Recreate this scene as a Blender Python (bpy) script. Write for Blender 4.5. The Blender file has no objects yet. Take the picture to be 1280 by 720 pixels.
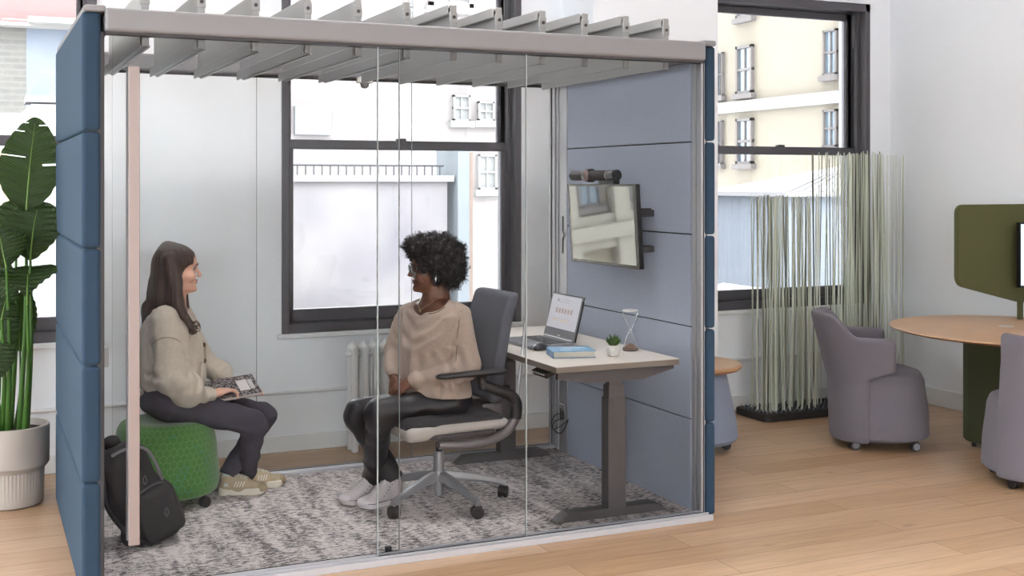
import bpy, bmesh, math, random
import numpy as np
from mathutils import Vector, Matrix
rnd = random.Random(7)
C = bpy.context.scene.collection
PI = math.pi
# ---------- camera geometry: pixel rays of the 1280x720 photograph (camera at the origin of the plan, 1.6 m high) ----------
FPX, EYE, HV, YAW = 1487.0, 1.6, 228.0, math.radians(24.35)
SY, CY = math.sin(YAW), math.cos(YAW)
def P(u, v, d):
    l = (u-640)/FPX*d
    return Vector((SY*d+CY*l, CY*d-SY*l, EYE-(v-HV)/FPX*d))
def FL(u, v, z=0.0): return P(u, v, (EYE-z)*FPX/(v-HV))
def PY(u, v, Y): return P(u, v, Y/(CY-SY*(u-640)/FPX))
def PX(u, v, X): return P(u, v, X/(SY+CY*(u-640)/FPX))

# ---------- materials ----------
MATS = {}
ALB = [1.0]
def srgb(r, g, b):
    f = lambda c: (c/255/12.92) if c/255 <= .04045 else ((c/255+.055)/1.055)**2.4
    k = ALB[0]; return (f(r)*k, f(g)*k, f(b)*k, 1)
def mat(name, col, rough=.5, metal=0, var=0, vscale=8, bump=0, bscale=200, spec=.5, sheen=0, stretch=None, coat=0, ior=None, col2=None):
    if name in MATS: return MATS[name]
    m = bpy.data.materials.new(name); m.use_nodes = True
    nt = m.node_tree; N = nt.nodes; L = nt.links; b = N['Principled BSDF']
    c = srgb(*col)
    b.inputs['Base Color'].default_value = c
    b.inputs['Roughness'].default_value = rough; b.inputs['Metallic'].default_value = metal
    b.inputs['Specular IOR Level'].default_value = spec
    if ior: b.inputs['IOR'].default_value = ior
    if sheen: b.inputs['Sheen Weight'].default_value = sheen; b.inputs['Sheen Roughness'].default_value = .5; b.inputs['Sheen Tint'].default_value = tuple(min(1, x**.5*1.25) for x in c[:3])+(1,)
    if coat: b.inputs['Coat Weight'].default_value = coat; b.inputs['Coat Roughness'].default_value = .08
    tc = N.new('ShaderNodeTexCoord'); mp = N.new('ShaderNodeMapping'); L.new(tc.outputs['Object'], mp.inputs[0])
    if stretch: mp.inputs['Scale'].default_value = stretch
    if var or col2:
        n = N.new('ShaderNodeTexNoise'); n.inputs['Scale'].default_value = vscale; n.inputs['Detail'].default_value = 4
        L.new(mp.outputs[0], n.inputs['Vector'])
        mx = N.new('ShaderNodeMix'); mx.data_type = 'RGBA'
        cr = N.new('ShaderNodeMapRange'); cr.inputs[1].default_value = .3; cr.inputs[2].default_value = .7
        L.new(n.outputs['Fac'], cr.inputs[0]); L.new(cr.outputs[0], mx.inputs[0])
        if col2: a, d = c, srgb(*col2)
        else:
            a = tuple(x*(1-var) for x in c[:3])+(1,); d = tuple(min(1, x*(1+var)) for x in c[:3])+(1,)
        mx.inputs[6].default_value = a; mx.inputs[7].default_value = d
        L.new(mx.outputs[2], b.inputs['Base Color'])
    if bump:
        n2 = N.new('ShaderNodeTexNoise'); n2.inputs['Scale'].default_value = bscale; n2.inputs['Detail'].default_value = 3
        L.new(mp.outputs[0], n2.inputs['Vector'])
        bp = N.new('ShaderNodeBump'); bp.inputs['Strength'].default_value = bump; bp.inputs['Distance'].default_value = .01
        L.new(n2.outputs['Fac'], bp.inputs['Height']); L.new(bp.outputs[0], b.inputs['Normal'])
    MATS[name] = m
    return m
def glass_mat(name, tint, refl=1.0, ior=1.42):
    if name in MATS: return MATS[name]
    m = bpy.data.materials.new(name); m.use_nodes = True
    nt = m.node_tree; N = nt.nodes; L = nt.links
    N.remove(N['Principled BSDF']); out = N['Material Output']
    t = N.new('ShaderNodeBsdfTransparent'); t.inputs[0].default_value = tint
    g = N.new('ShaderNodeBsdfGlossy'); g.inputs['Roughness'].default_value = 0.0
    g.inputs[0].default_value = (refl, refl, refl, 1)
    f = N.new('ShaderNodeFresnel'); f.inputs[0].default_value = ior
    mx = N.new('ShaderNodeMixShader')
    L.new(f.outputs[0], mx.inputs[0]); L.new(t.outputs[0], mx.inputs[1]); L.new(g.outputs[0], mx.inputs[2])
    L.new(mx.outputs[0], out.inputs[0]); MATS[name] = m
    return m
def emis(name, col, s):
    m = bpy.data.materials.new(name); m.use_nodes = True; b = m.node_tree.nodes['Principled BSDF']
    b.inputs['Base Color'].default_value = srgb(*col); b.inputs['Emission Color'].default_value = srgb(*col)
    b.inputs['Emission Strength'].default_value = s; MATS[name] = m; return m

# ---------- mesh helpers ----------
def merge(bm, t, M=None):
    if M is not None: bmesh.ops.transform(t, matrix=M, verts=t.verts)
    me = bpy.data.meshes.new('t'); t.to_mesh(me); t.free(); bm.from_mesh(me); bpy.data.meshes.remove(me)
    return bm
def NB(): return bmesh.new()
def box(bm, c, s, bev=0, rz=0, rx=0, ry=0, seg=2, M=None):
    t = NB(); bmesh.ops.create_cube(t, size=1); bmesh.ops.scale(t, vec=Vector(s), verts=t.verts)
    if bev: bmesh.ops.bevel(t, geom=t.edges[:], offset=min(bev, min(s)*.49), segments=seg, affect='EDGES', profile=.6)
    T = Matrix.Translation(c) @ Matrix.Rotation(rz, 4, 'Z') @ Matrix.Rotation(rx, 4, 'X') @ Matrix.Rotation(ry, 4, 'Y')
    return merge(bm, t, (M @ T) if M is not None else T)
def bx(bm, x0, x1, y0, y1, z0, z1, bev=0, seg=2):
    return box(bm, ((x0+x1)/2, (y0+y1)/2, (z0+z1)/2), (abs(x1-x0), abs(y1-y0), abs(z1-z0)), bev, seg=seg)
def cyl(bm, a, b, r, r2=None, seg=20, bev=0):
    a = Vector(a); b = Vector(b); t = NB(); h = (b-a).length
    bmesh.ops.create_cone(t, cap_ends=True, segments=seg, radius1=r, radius2=r if r2 is None else r2, depth=h)
    if bev:
        es = [e for e in t.edges if abs(e.verts[0].co.z-e.verts[1].co.z) < 1e-6]
        bmesh.ops.bevel(t, geom=es, offset=bev, segments=2, affect='EDGES')
    q = (b-a).to_track_quat('Z', 'Y').to_matrix().to_4x4()
    return merge(bm, t, Matrix.Translation((a+b)/2) @ q)
def tube(bm, pts, r, seg=8, cap=True):
    pts = [Vector(p) for p in pts]; n = len(pts); rr = r if isinstance(r, (list, tuple)) else [r]*n
    up = None; rings = []
    for i in range(n):
        d = (pts[min(i+1, n-1)]-pts[max(i-1, 0)])
        d = d.normalized() if d.length > 1e-9 else Vector((0, 0, 1))
        if up is None:
            up = Vector((0, 0, 1)) if abs(d.z) < .9 else Vector((1, 0, 0))
        s = d.cross(up)
        if s.length < 1e-6: s = d.orthogonal()
        s.normalize(); up = s.cross(d).normalized()
        rings.append([bm.verts.new(pts[i]+(s*math.cos(2*PI*k/seg)+up*math.sin(2*PI*k/seg))*rr[i]) for k in range(seg)])
    for i in range(n-1):
        for k in range(seg):
            bm.faces.new((rings[i][k], rings[i][(k+1) % seg], rings[i+1][(k+1) % seg], rings[i+1][k]))
    if cap: bm.faces.new(rings[0][::-1]); bm.faces.new(rings[-1])
    return bm
def smooth_path(pts, n=6):
    pts = [Vector(p) for p in pts]; out = []
    for i in range(len(pts)-1):
        p0 = pts[max(i-1, 0)]; p1 = pts[i]; p2 = pts[i+1]; p3 = pts[min(i+2, len(pts)-1)]
        for k in range(n):
            t = k/n
            out.append(.5*((2*p1)+(p2-p0)*t+(2*p0-5*p1+4*p2-p3)*t*t+(3*p1-p0-3*p2+p3)*t**3))
    out.append(pts[-1]); return out
def lathe(bm, prof, c=(0, 0, 0), seg=32, flute=None):
    c = Vector(c); rings = []
    for j, (r, z) in enumerate(prof):
        if r < 1e-5: rings.append([bm.verts.new(c+Vector((0, 0, z)))]*seg); continue
        ring = []
        for k in range(seg):
            a = 2*PI*k/seg; q = r
            if flute and flute[1] <= j <= flute[2]: q = r-(flute[0] if k % 2 else 0)
            ring.append(bm.verts.new(c+Vector((q*math.cos(a), q*math.sin(a), z))))
        rings.append(ring)
    for i in range(len(rings)-1):
        for k in range(seg):
            vs = []
            for w in (rings[i][k], rings[i][(k+1) % seg], rings[i+1][(k+1) % seg], rings[i+1][k]):
                if w not in vs: vs.append(w)
            if len(vs) > 2:
                try: bm.faces.new(vs)
                except ValueError: pass
    return bm
def prism(bm, poly, h, M=None, bev=0):
    """polygon in local XY, extruded along +Z by h"""
    t = NB(); vs = [t.verts.new((p[0], p[1], 0)) for p in poly]; f = t.faces.new(vs)
    r = bmesh.ops.extrude_face_region(t, geom=[f]); bmesh.ops.translate(t, vec=(0, 0, h), verts=[g for g in r['geom'] if isinstance(g, bmesh.types.BMVert)])
    bmesh.ops.recalc_face_normals(t, faces=t.faces)
    if bev: bmesh.ops.bevel(t, geom=[e for e in t.edges], offset=bev, segments=2, affect='EDGES')
    return merge(bm, t, M)
def rrect(w, h, r, n=6):
    out = []
    for cx, cy, a0 in ((w/2-r, h/2-r, 0), (-w/2+r, h/2-r, 90), (-w/2+r, -h/2+r, 180), (w/2-r, -h/2+r, 270)):
        for k in range(n+1):
            a = math.radians(a0+90*k/n); out.append((cx+r*math.cos(a), cy+r*math.sin(a)))
    return out
def frame3(o, x, y):
    """matrix with origin o, local X along x and local Y along y"""
    x = Vector(x).normalized(); z = x.cross(Vector(y)).normalized(); y = z.cross(x)
    return Matrix(((x.x, y.x, z.x, o[0]), (x.y, y.y, z.y, o[1]), (x.z, y.z, z.z, o[2]), (0, 0, 0, 1)))

# ---------- objects ----------
MW = {}
def ob(name, bm, m, parent=None, smooth=True, label=None, ang=35):
    me = bpy.data.meshes.new(name); wn = smooth and not isinstance(bm, bpy.types.Mesh)
    if isinstance(bm, bpy.types.Mesh): me = bm; me.name = name
    else:
        if parent is None: pass
        bmesh.ops.recalc_face_normals(bm, faces=bm.faces[:])
        bm.to_mesh(me); bm.free()
    W = MW.get(parent.name, Matrix()) if parent else Matrix()
    if parent: me.transform(W.inverted())
    me.materials.append(m)
    if smooth:
        me.shade_smooth(); me.set_sharp_from_angle(angle=math.radians(ang))
    o = bpy.data.objects.new(name, me); C.objects.link(o)
    if parent: o.parent = parent
    if wn: w_ = o.modifiers.new('wn', 'WEIGHTED_NORMAL'); w_.keep_sharp = True; w_.weight = 80
    MW[o.name] = W
    if label: o['label'] = label
    return o
def thing(name, label, cat, loc=(0, 0, 0), group=None):
    o = bpy.data.objects.new(name, None); C.objects.link(o); o.location = loc
    o.empty_display_size = .1
    o['label'] = label; o['category'] = cat
    if group: o['group'] = group
    MW[o.name] = Matrix.Translation(Vector(loc)); return o
def tag(o, label, cat, group=None):
    """single-mesh thing: origin moved to the base of its bounds"""
    o['label'] = label; o['category'] = cat
    if group: o['group'] = group
    me = o.data; n = len(me.vertices); co = np.empty(n*3); me.vertices.foreach_get('co', co); co = co.reshape(-1, 3)
    b = Vector(((co[:, 0].min()+co[:, 0].max())/2, (co[:, 1].min()+co[:, 1].max())/2, co[:, 2].min()))
    me.transform(Matrix.Translation(-b)); o.location = b; MW[o.name] = Matrix.Translation(b)
    return o
def struct(name, bm, m, parent=None, smooth=False):
    o = ob(name, bm, m, parent, smooth)
    if parent is None: o['kind'] = 'structure'
    return o
def sempty(name, loc=(0, 0, 0)):
    o = bpy.data.objects.new(name, None); C.objects.link(o); o.location = loc; o['kind'] = 'structure'
    MW[o.name] = Matrix.Translation(Vector(loc)); return o
def copy_tree(o, parent=None):
    c = o.copy(); C.objects.link(c)
    if parent is not None: c.parent = parent
    for ch in list(o.children): copy_tree(ch, c)
    return c

# ---------- signed-distance modelling: smooth organic bodies, cloth, cushions ----------
def V3(a): return np.array(a, dtype=np.float64)
def smin(a, b, k):
    if k <= 0: return np.minimum(a, b)
    h = np.clip(.5+.5*(b-a)/k, 0, 1); return b*(1-h)+a*h-k*h*(1-h)
def smax(a, b, k): return -smin(-a, -b, k)
def cap(a, b, ra, rb=None):
    a = V3(a); b = V3(b); rb = ra if rb is None else rb; ab = b-a; L2 = max(ab@ab, 1e-12)
    def f(p):
        t = np.clip((p-a)@ab/L2, 0, 1)
        return np.linalg.norm(p-a-t[:, None]*ab, axis=1)-(ra+(rb-ra)*t)
    return f
def ecap(a, b, ra, rb, nrm, sq):
    """capsule squashed by factor sq along nrm (flat limbs, soles, bands)"""
    a = V3(a); b = V3(b); n = V3(nrm); n = n/np.linalg.norm(n); ab = b-a; L2 = ab@ab
    def f(p):
        t = np.clip((p-a)@ab/L2, 0, 1); q = p-a-t[:, None]*ab; c = q@n
        q = q+np.outer(c*(1/sq-1), n)
        return (np.linalg.norm(q, axis=1)-(ra+(rb-ra)*t))*min(sq, 1)
    return f
def ell(c, r, R=None):
    c = V3(c); r = V3(r); R = None if R is None else np.array(R)
    def f(p):
        q = p-c
        if R is not None: q = q@R
        k0 = np.linalg.norm(q/r, axis=1); k1 = np.linalg.norm(q/(r*r), axis=1)
        return k0*(k0-1)/np.maximum(k1, 1e-9)
    return f
def rbox(c, h, rr, R=None):
    c = V3(c); h = V3(h)-rr; R = None if R is None else np.array(R)
    def f(p):
        q = p-c
        if R is not None: q = q@R
        q = np.abs(q)-h
        return np.linalg.norm(np.maximum(q, 0), axis=1)+np.minimum(q.max(axis=1), 0)-rr
    return f
def zloft(keys, ang=0, o=(0, 0), power=2.0, kc=.01):
    """stack of ellipses; keys = (z, front, back, half_width) along local forward axis at angle ang"""
    K = np.array(sorted(keys)); ca, sa = math.cos(ang), math.sin(ang)
    def f(p):
        x = p[:, 0]-o[0]; y = p[:, 1]-o[1]; fw = x*ca+y*sa; sd = -x*sa+y*ca; z = p[:, 2]
        zi = np.clip(z, K[0, 0], K[-1, 0]); i = np.clip(np.searchsorted(K[:, 0], zi)-1, 0, len(K)-2)
        t = (zi-K[i, 0])/(K[i+1, 0]-K[i, 0]); t = t*t*(3-2*t)*.5+t*.5
        g = lambda j: K[i, j]*(1-t)+K[i+1, j]*t
        f1, f0, w = g(1), g(2), g(3); c = (f1+f0)/2; rf = (f1-f0)/2
        k = (np.abs((fw-c)/rf)**power+np.abs(sd/w)**power)**(1/power)
        d = (k-1)*np.minimum(rf, w)
        return smax(smax(d, z-K[-1, 0], kc), K[0, 0]-z, kc)
    return f
def U(*items):
    """items: f or (f,k) unions, ('-',f,k) subtractions"""
    def f(p):
        d = None
        for it in items:
            if callable(it): it = (it, 0)
            if it[0] == '-': d = smax(d, -it[1](p), it[2])
            elif d is None: d = it[0](p)
            else: d = smin(d, it[0](p), it[1])
        return d
    return f
def frameT(f, M):
    """evaluate f in a rigid local frame (M: local->world)"""
    R = np.array(M.to_3x3()); o = np.array(M.translation)
    return lambda p: f((p-o)@R)
def vnoise(p, s, seed=0):
    q = p*s+seed*17.3; i = np.floor(q).astype(np.int64); w = q-i; w = w*w*(3-2*w); out = 0
    for dx in (0, 1):
        for dy in (0, 1):
            for dz in (0, 1):
                h = (i[:, 0]+dx)*374761393+(i[:, 1]+dy)*668265263+(i[:, 2]+dz)*2147483647+seed*97
                h = (h ^ (h >> 13))*1274126177; h = (h ^ (h >> 16)) & 0xffff
                out = out+h/65535.*(w[:, 0] if dx else 1-w[:, 0])*(w[:, 1] if dy else 1-w[:, 1])*(w[:, 2] if dz else 1-w[:, 2])
    return out-.5
def noisy(f, amp, s, seed=1, st=(1, 1, 1), ridge=False):
    st = V3(st)
    def g(p):
        d = f(p); m = np.abs(d) < .06
        if m.any():
            n = vnoise(p[m]*st, s, seed)
            if ridge: n = .25-np.abs(n)*2
            d = d.copy(); d[m] -= amp*2*n
        return d
    return g
def sdf_mesh(name, f, lo, hi, h, margin=.02, sm=1):
    B = 16; lo = V3(lo); hi = V3(hi); nb = np.ceil((hi-lo)/(h*B)).astype(int)
    I = np.stack(np.meshgrid(*[np.arange(n) for n in nb], indexing='ij'), -1).reshape(-1, 3)
    ctr = lo+(I+.5)*B*h
    dv = np.concatenate([f(ctr[i:i+20000]) for i in range(0, len(ctr), 20000)])
    I = I[np.abs(dv) < B*h*.87*1.15+margin]
    g = np.arange(B+1); G = np.stack(np.meshgrid(g, g, g, indexing='ij'), -1).reshape(-1, 3)
    DIM = nb*B+4; key = lambda c: ((c[:, 0]+1)*DIM[1]+(c[:, 1]+1))*DIM[2]+(c[:, 2]+1)
    keys, pos, quads = [], [], []
    for s in range(0, len(I), 24):
        J = I[s:s+24]; pts = (lo+(J[:, None, :]*B+G[None])*h).reshape(-1, 3)
        D = f(pts).reshape(len(J), B+1, B+1, B+1)
        for q in range(len(J)):
            d = D[q]
            if d.min() > 0 or d.max() < 0: continue
            ins = d < 0; cnt = 0; acc = np.zeros((B, B, B, 3)); n = np.zeros((B, B, B))
            for ax in range(3):
                o1, o2 = [a for a in range(3) if a != ax]
                for u in (0, 1):
                    for w in (0, 1):
                        sl = [slice(0, B)]*3; sl[o1] = slice(u, B+u); sl[o2] = slice(w, B+w)
                        s2 = list(sl); s2[ax] = slice(1, B+1)
                        a = d[tuple(sl)]; b = d[tuple(s2)]; x = (a < 0) != (b < 0)
                        t = np.where(x, a/np.where(x, a-b, 1), 0)
                        e = np.zeros((B, B, B, 3)); e[..., ax] = t; e[..., o1] = u; e[..., o2] = w
                        acc += e*x[..., None]; n += x
            idx = np.argwhere(n > 0)
            if not len(idx): continue
            base = J[q]*B; cp = acc[n > 0]/n[n > 0][:, None]
            keys.append(key(base+idx)); pos.append(lo+(base+idx+cp)*h)
            for ax in range(3):
                o1, o2 = (ax+1) % 3, (ax+2) % 3
                sl = [slice(0, B)]*3; s2 = list(sl); s2[ax] = slice(1, B+1)
                x = ins[tuple(sl)] != ins[tuple(s2)]; e = np.argwhere(x)
                if not len(e): continue
                fl = ins[tuple(sl)][x]; e = e+base
                d1 = np.zeros(3, int); d1[o1] = 1; d2 = np.zeros(3, int); d2[o2] = 1
                k4 = np.stack([key(e), key(e-d1), key(e-d1-d2), key(e-d2)], 1)
                k4[~fl] = k4[~fl][:, ::-1]; quads.append(k4)
    if not keys: raise RuntimeError('empty sdf '+name)
    keys = np.concatenate(keys); pos = np.concatenate(pos); quads = np.concatenate(quads)
    uk, ui = np.unique(keys, return_index=True); pos = pos[ui]
    j = np.clip(np.searchsorted(uk, quads), 0, len(uk)-1); ok = (uk[j] == quads).all(1); j = j[ok]
    for _ in range(sm):       # light relaxation
        acc = np.zeros_like(pos); n = np.zeros(len(pos))
        for a in range(4):
            for b in (1, 3):
                np.add.at(acc, j[:, a], pos[j[:, (a+b) % 4]]); np.add.at(n, j[:, a], 1)
        pos = pos*.5+acc/np.maximum(n, 1)[:, None]*.5
    me = bpy.data.meshes.new(name); me.from_pydata(pos.tolist(), [], j.tolist()); me.update()
    return me
def sob(name, f, lo, hi, h, m, parent=None, label=None, sm=1, margin=.02):
    return ob(name, sdf_mesh(name, f, lo, hi, h, margin, sm), m, parent, True, label, 80)
# ================= SETTING =================
BW = 7.0      # back wall plane
W_white = mat('wall_paint', (232, 235, 240), .75, var=.012, vscale=1.5, bump=.05, bscale=60)
W_trim = mat('trim_paint', (220, 222, 224), .5)
DK = mat('window_bronze', (86, 84, 90), .45, metal=.3, var=.05)
def floor_mat():
    m = bpy.data.materials.new('oak_planks'); m.use_nodes = True; nt = m.node_tree; N = nt.nodes; L = nt.links; b = N['Principled BSDF']
    tc = N.new('ShaderNodeTexCoord'); mp = N.new('ShaderNodeMapping'); mp.inputs['Location'].default_value = (0.37, -.06, 0)
    L.new(tc.outputs['Object'], mp.inputs[0])
    br = N.new('ShaderNodeTexBrick'); br.offset = .37; br.offset_frequency = 2; br.squash = 1
    br.inputs['Scale'].default_value = 1; br.inputs['Brick Width'].default_value = 1.62; br.inputs['Row Height'].default_value = .19
    br.inputs['Mortar Size'].default_value = .0018; br.inputs['Mortar Smooth'].default_value = 0; br.inputs['Bias'].default_value = 0
    br.inputs['Color1'].default_value = srgb(176, 143, 111); br.inputs['Color2'].default_value = srgb(196, 166, 136); br.inputs['Mortar'].default_value = srgb(132, 98, 70)
    L.new(mp.outputs[0], br.inputs['Vector'])
    m2 = N.new('ShaderNodeMapping'); m2.inputs['Scale'].default_value = (1.2, 14, 1); L.new(tc.outputs['Object'], m2.inputs[0])
    gn = N.new('ShaderNodeTexNoise'); gn.inputs['Scale'].default_value = 2.2; gn.inputs['Detail'].default_value = 7; gn.inputs['Roughness'].default_value = .62; gn.inputs['Distortion'].default_value = .6
    L.new(m2.outputs[0], gn.inputs['Vector'])
    cr = N.new('ShaderNodeValToRGB'); cr.color_ramp.elements[0].position = .3; cr.color_ramp.elements[0].color = (.74, .70, .68, 1)
    cr.color_ramp.elements[1].position = .62; cr.color_ramp.elements[1].color = (1.04, 1.04, 1.04, 1)
    L.new(gn.outputs['Fac'], cr.inputs[0])
    mx = N.new('ShaderNodeMix'); mx.data_type = 'RGBA'; mx.blend_type = 'MULTIPLY'; mx.inputs[0].default_value = .75
    L.new(br.outputs['Color'], mx.inputs[6]); L.new(cr.outputs[0], mx.inputs[7])
    # knots
    m3 = N.new('ShaderNodeMapping'); m3.inputs['Scale'].default_value = (1.1, 2.6, 1); L.new(tc.outputs['Object'], m3.inputs[0])
    vo = N.new('ShaderNodeTexVoronoi'); vo.inputs['Scale'].default_value = 1.5; L.new(m3.outputs[0], vo.inputs['Vector'])
    r2 = N.new('ShaderNodeMapRange'); r2.inputs[1].default_value = .025; r2.inputs[2].default_value = .09; r2.inputs[3].default_value = .5; r2.inputs[4].default_value = 0
    L.new(vo.outputs['Distance'], r2.inputs[0])
    kx = N.new('ShaderNodeMix'); kx.data_type = 'RGBA'; kx.inputs[7].default_value = srgb(120, 92, 76)
    L.new(r2.outputs[0], kx.inputs[0]); L.new(mx.outputs[2], kx.inputs[6]); L.new(kx.outputs[2], b.inputs['Base Color'])
    b.inputs['Roughness'].default_value = .36
    bp = N.new('ShaderNodeBump'); bp.inputs['Strength'].default_value = .12; bp.inputs['Distance'].default_value = .004
    L.new(br.outputs['Fac'], bp.inputs['Height']); bp.invert = True; L.new(bp.outputs[0], b.inputs['Normal'])
    return m
XL, XR, YF, CZ = -4.2, 6.3, -3.2, 3.7
b = NB(); bx(b, XL, XR, YF, BW+.3, -.2, 0); struct('floor', b, floor_mat())
b = NB(); bx(b, XL, XR, YF, BW+.3, CZ, CZ+.2); struct('ceiling', b, mat('ceiling_paint', (235, 235, 235), .8))
# back wall with three openings
WIN = [(-1.10, .625, .72, 2.95), (1.665, 3.23, .70, 2.95), (4.62, 6.10, .70, 2.93)]
b = NB(); xs = [XL]
for (x0, x1, z0, z1) in WIN:
    bx(b, xs[-1], x0, BW, BW+.3, 0, CZ); bx(b, x0, x1, BW, BW+.3, 0, z0); bx(b, x0, x1, BW, BW+.3, z1, CZ); xs.append(x1)
bx(b, xs[-1], XR, BW, BW+.3, 0, CZ)
struct('wall_back', b, W_white)
b = NB(); bx(b, XR, XR+.2, YF, BW+.3, 0, CZ); struct('wall_right', b, W_white)
# left wall and front wall have big window openings too (daylight from behind the camera)
b = NB(); bx(b, XL-.2, XL, YF, BW+.3, 0, .8); bx(b, XL-.2, XL, YF, BW+.3, 3.0, CZ)
LWY = [(-2.4, -.1), (.6, 3.0), (3.7, 6.3)]; yy = YF
for y0, y1 in LWY: bx(b, XL-.2, XL, yy, y0, .8, 3.0); yy = y1
bx(b, XL-.2, XL, yy, BW+.3, .8, 3.0); struct('wall_left', b, W_white)
b = NB(); bx(b, XL-.2, XR+.2, YF-.2, YF, 0, .8); bx(b, XL-.2, XR+.2, YF-.2, YF, 3.0, CZ)
FWX = [(-3.6, -1.0), (.8, 2.8)]; xx = XL-.2
for x0, x1 in FWX: bx(b, xx, x0, YF-.2, YF, .8, 3.0); xx = x1
bx(b, xx, XR+.2, YF-.2, YF, .8, 3.0); struct('wall_front', b, W_white)
# pillar between centre and right window
b = NB(); bx(b, 3.526, 4.452, 6.556, BW+.02, 0, CZ, .004, 1); struct('pillar', b, W_white)
# baseboards / rail
b = NB()
for x0, x1 in ((XL, 3.526), (4.452, XR)): bx(b, x0, x1, BW-.018, BW, 0, .10, .004, 1)
bx(b, 3.51, 4.468, 6.54, 6.556, 0, .10, .004, 1); struct('baseboard_back', b, W_trim)
b = NB(); bx(b, XR-.018, XR, YF, BW, 0, .125, .004, 1); struct('baseboard_right', b, W_trim)
b = NB()
for x0, x1 in ((XL, 3.526), (4.452, XR)): cyl(b, (x0, BW-.01, .352), (x1, BW-.01, .352), .011, seg=10)
struct('trim_1', b, W_trim, smooth=True)
b = NB()
for (x0, x1, z0, z1) in WIN: bx(b, x0-.03, x1+.03, BW-.035, BW+.1, z0-.03, z0, .006, 1)
struct('trim_2', b, W_trim)
WG = glass_mat('window_glass', (.985, .992, .99, 1), .7)
def window(n, x0, x1, z0, z1, mid=1.83, wr=.05):
    w = sempty('window_%d' % n, ((x0+x1)/2, BW+.15, z0))
    f = NB(); y0, y1 = BW-.012, BW+.26
    bx(f, x0, x0+.045, y0, y1, z0, z1, .003, 1); bx(f, x1-.045, x1, y0, y1, z0, z1, .003, 1)
    bx(f, x0, x1, y0, y1, z1-.06, z1, .003, 1); bx(f, x0, x1, y0+.01, y1, z0, z0+.055, .003, 1)
    # reveal stops
    bx(f, x0+.045, x0+.062, BW+.06, BW+.09, z0, z1); bx(f, x1-.066, x1-.045, BW+.06, BW+.09, z0, z1)
    bx(f, x1-.075, x1-.045, BW+.15, BW+.2, z0, z1); bx(f, x0+.045, x0+.06, BW+.15, BW+.2, z0, z1)
    struct('window_frame', f, DK, w)
    a, c = x0+.045, x1-.045; g = NB()
    # lower sash (room side)
    ys, ye = BW+.09, BW+.135
    for (p, q, r, s) in ((a, a+wr, z0+.055, mid+.03), (c-wr, c, z0+.055, mid+.03)): bx(g, p, q, ys, ye, r, s, .004, 1)
    bx(g, a, c, ys, ye, z0+.055, z0+.13, .004, 1); bx(g, a, c, ys-.006, ye, mid-.028, mid+.03, .004, 1)
    struct('lower_sash', g, DK, w)
    g = NB(); ys, ye = BW+.15, BW+.195
    for (p, q, r, s) in ((a, a+wr, mid, z1-.06), (c-wr, c, mid, z1-.06)): bx(g, p, q, ys, ye, r, s, .004, 1)
    bx(g, a, c, ys, ye, mid-.02, mid+.025, .004, 1); bx(g, a, c, ys, ye, z1-.11, z1-.06, .004, 1)
    struct('upper_sash', g, DK, w)
    g = NB(); bx(g, a+wr, c-wr, BW+.108, BW+.114, z0+.13, mid-.028); struct('lower_pane', g, WG, w)
    g = NB(); bx(g, a+wr, c-wr, BW+.168, BW+.174, mid+.025, z1-.11); struct('upper_pane', g, WG, w)
    g = NB(); bx(g, c-.03, c-.01, BW+.085, BW+.11, z1-.32, z1-.08, .004, 1); bx(g, (a+c)/2-.03, (a+c)/2+.03, BW+.08, BW+.12, mid+.03, mid+.045, .004, 1)
    struct('sash_lock', g, DK, w)
for i, (x0, x1, z0, z1) in enumerate(WIN): window(i+1, x0, x1, z0, z1)
def side_window(n, ax, p0, p1, q):
    """plain framed window in left (ax='x') or front (ax='y') wall"""
    w = sempty('window_%d' % n, (q, (p0+p1)/2, .8) if ax == 'x' else ((p0+p1)/2, q, .8))
    def B(bm, a0, a1, z0, z1, d0, d1):
        if ax == 'x': bx(bm, q+d0, q+d1, a0, a1, z0, z1)
        else: bx(bm, a0, a1, q+d0, q+d1, z0, z1)
    g = NB()
    B(g, p0, p0+.06, .8, 3.0, -.15, -.02); B(g, p1-.06, p1, .8, 3.0, -.15, -.02); B(g, p0, p1, .8, .88, -.15, -.02); B(g, p0, p1, 2.92, 3.0, -.15, -.02); B(g, p0, p1, 1.82, 1.89, -.14, -.04)
    struct('window_frame', g, DK, w)
    g = NB(); B(g, p0+.06, p1-.06, .88, 1.82, -.09, -.085); B(g, p0+.06, p1-.06, 1.89, 2.92, -.09, -.085); struct('pane', g, WG, w)
n = 4
for y0, y1 in LWY: side_window(n, 'x', y0, y1, XL); n += 1
for x0, x1 in FWX: side_window(n, 'y', x0, x1, YF); n += 1

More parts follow.
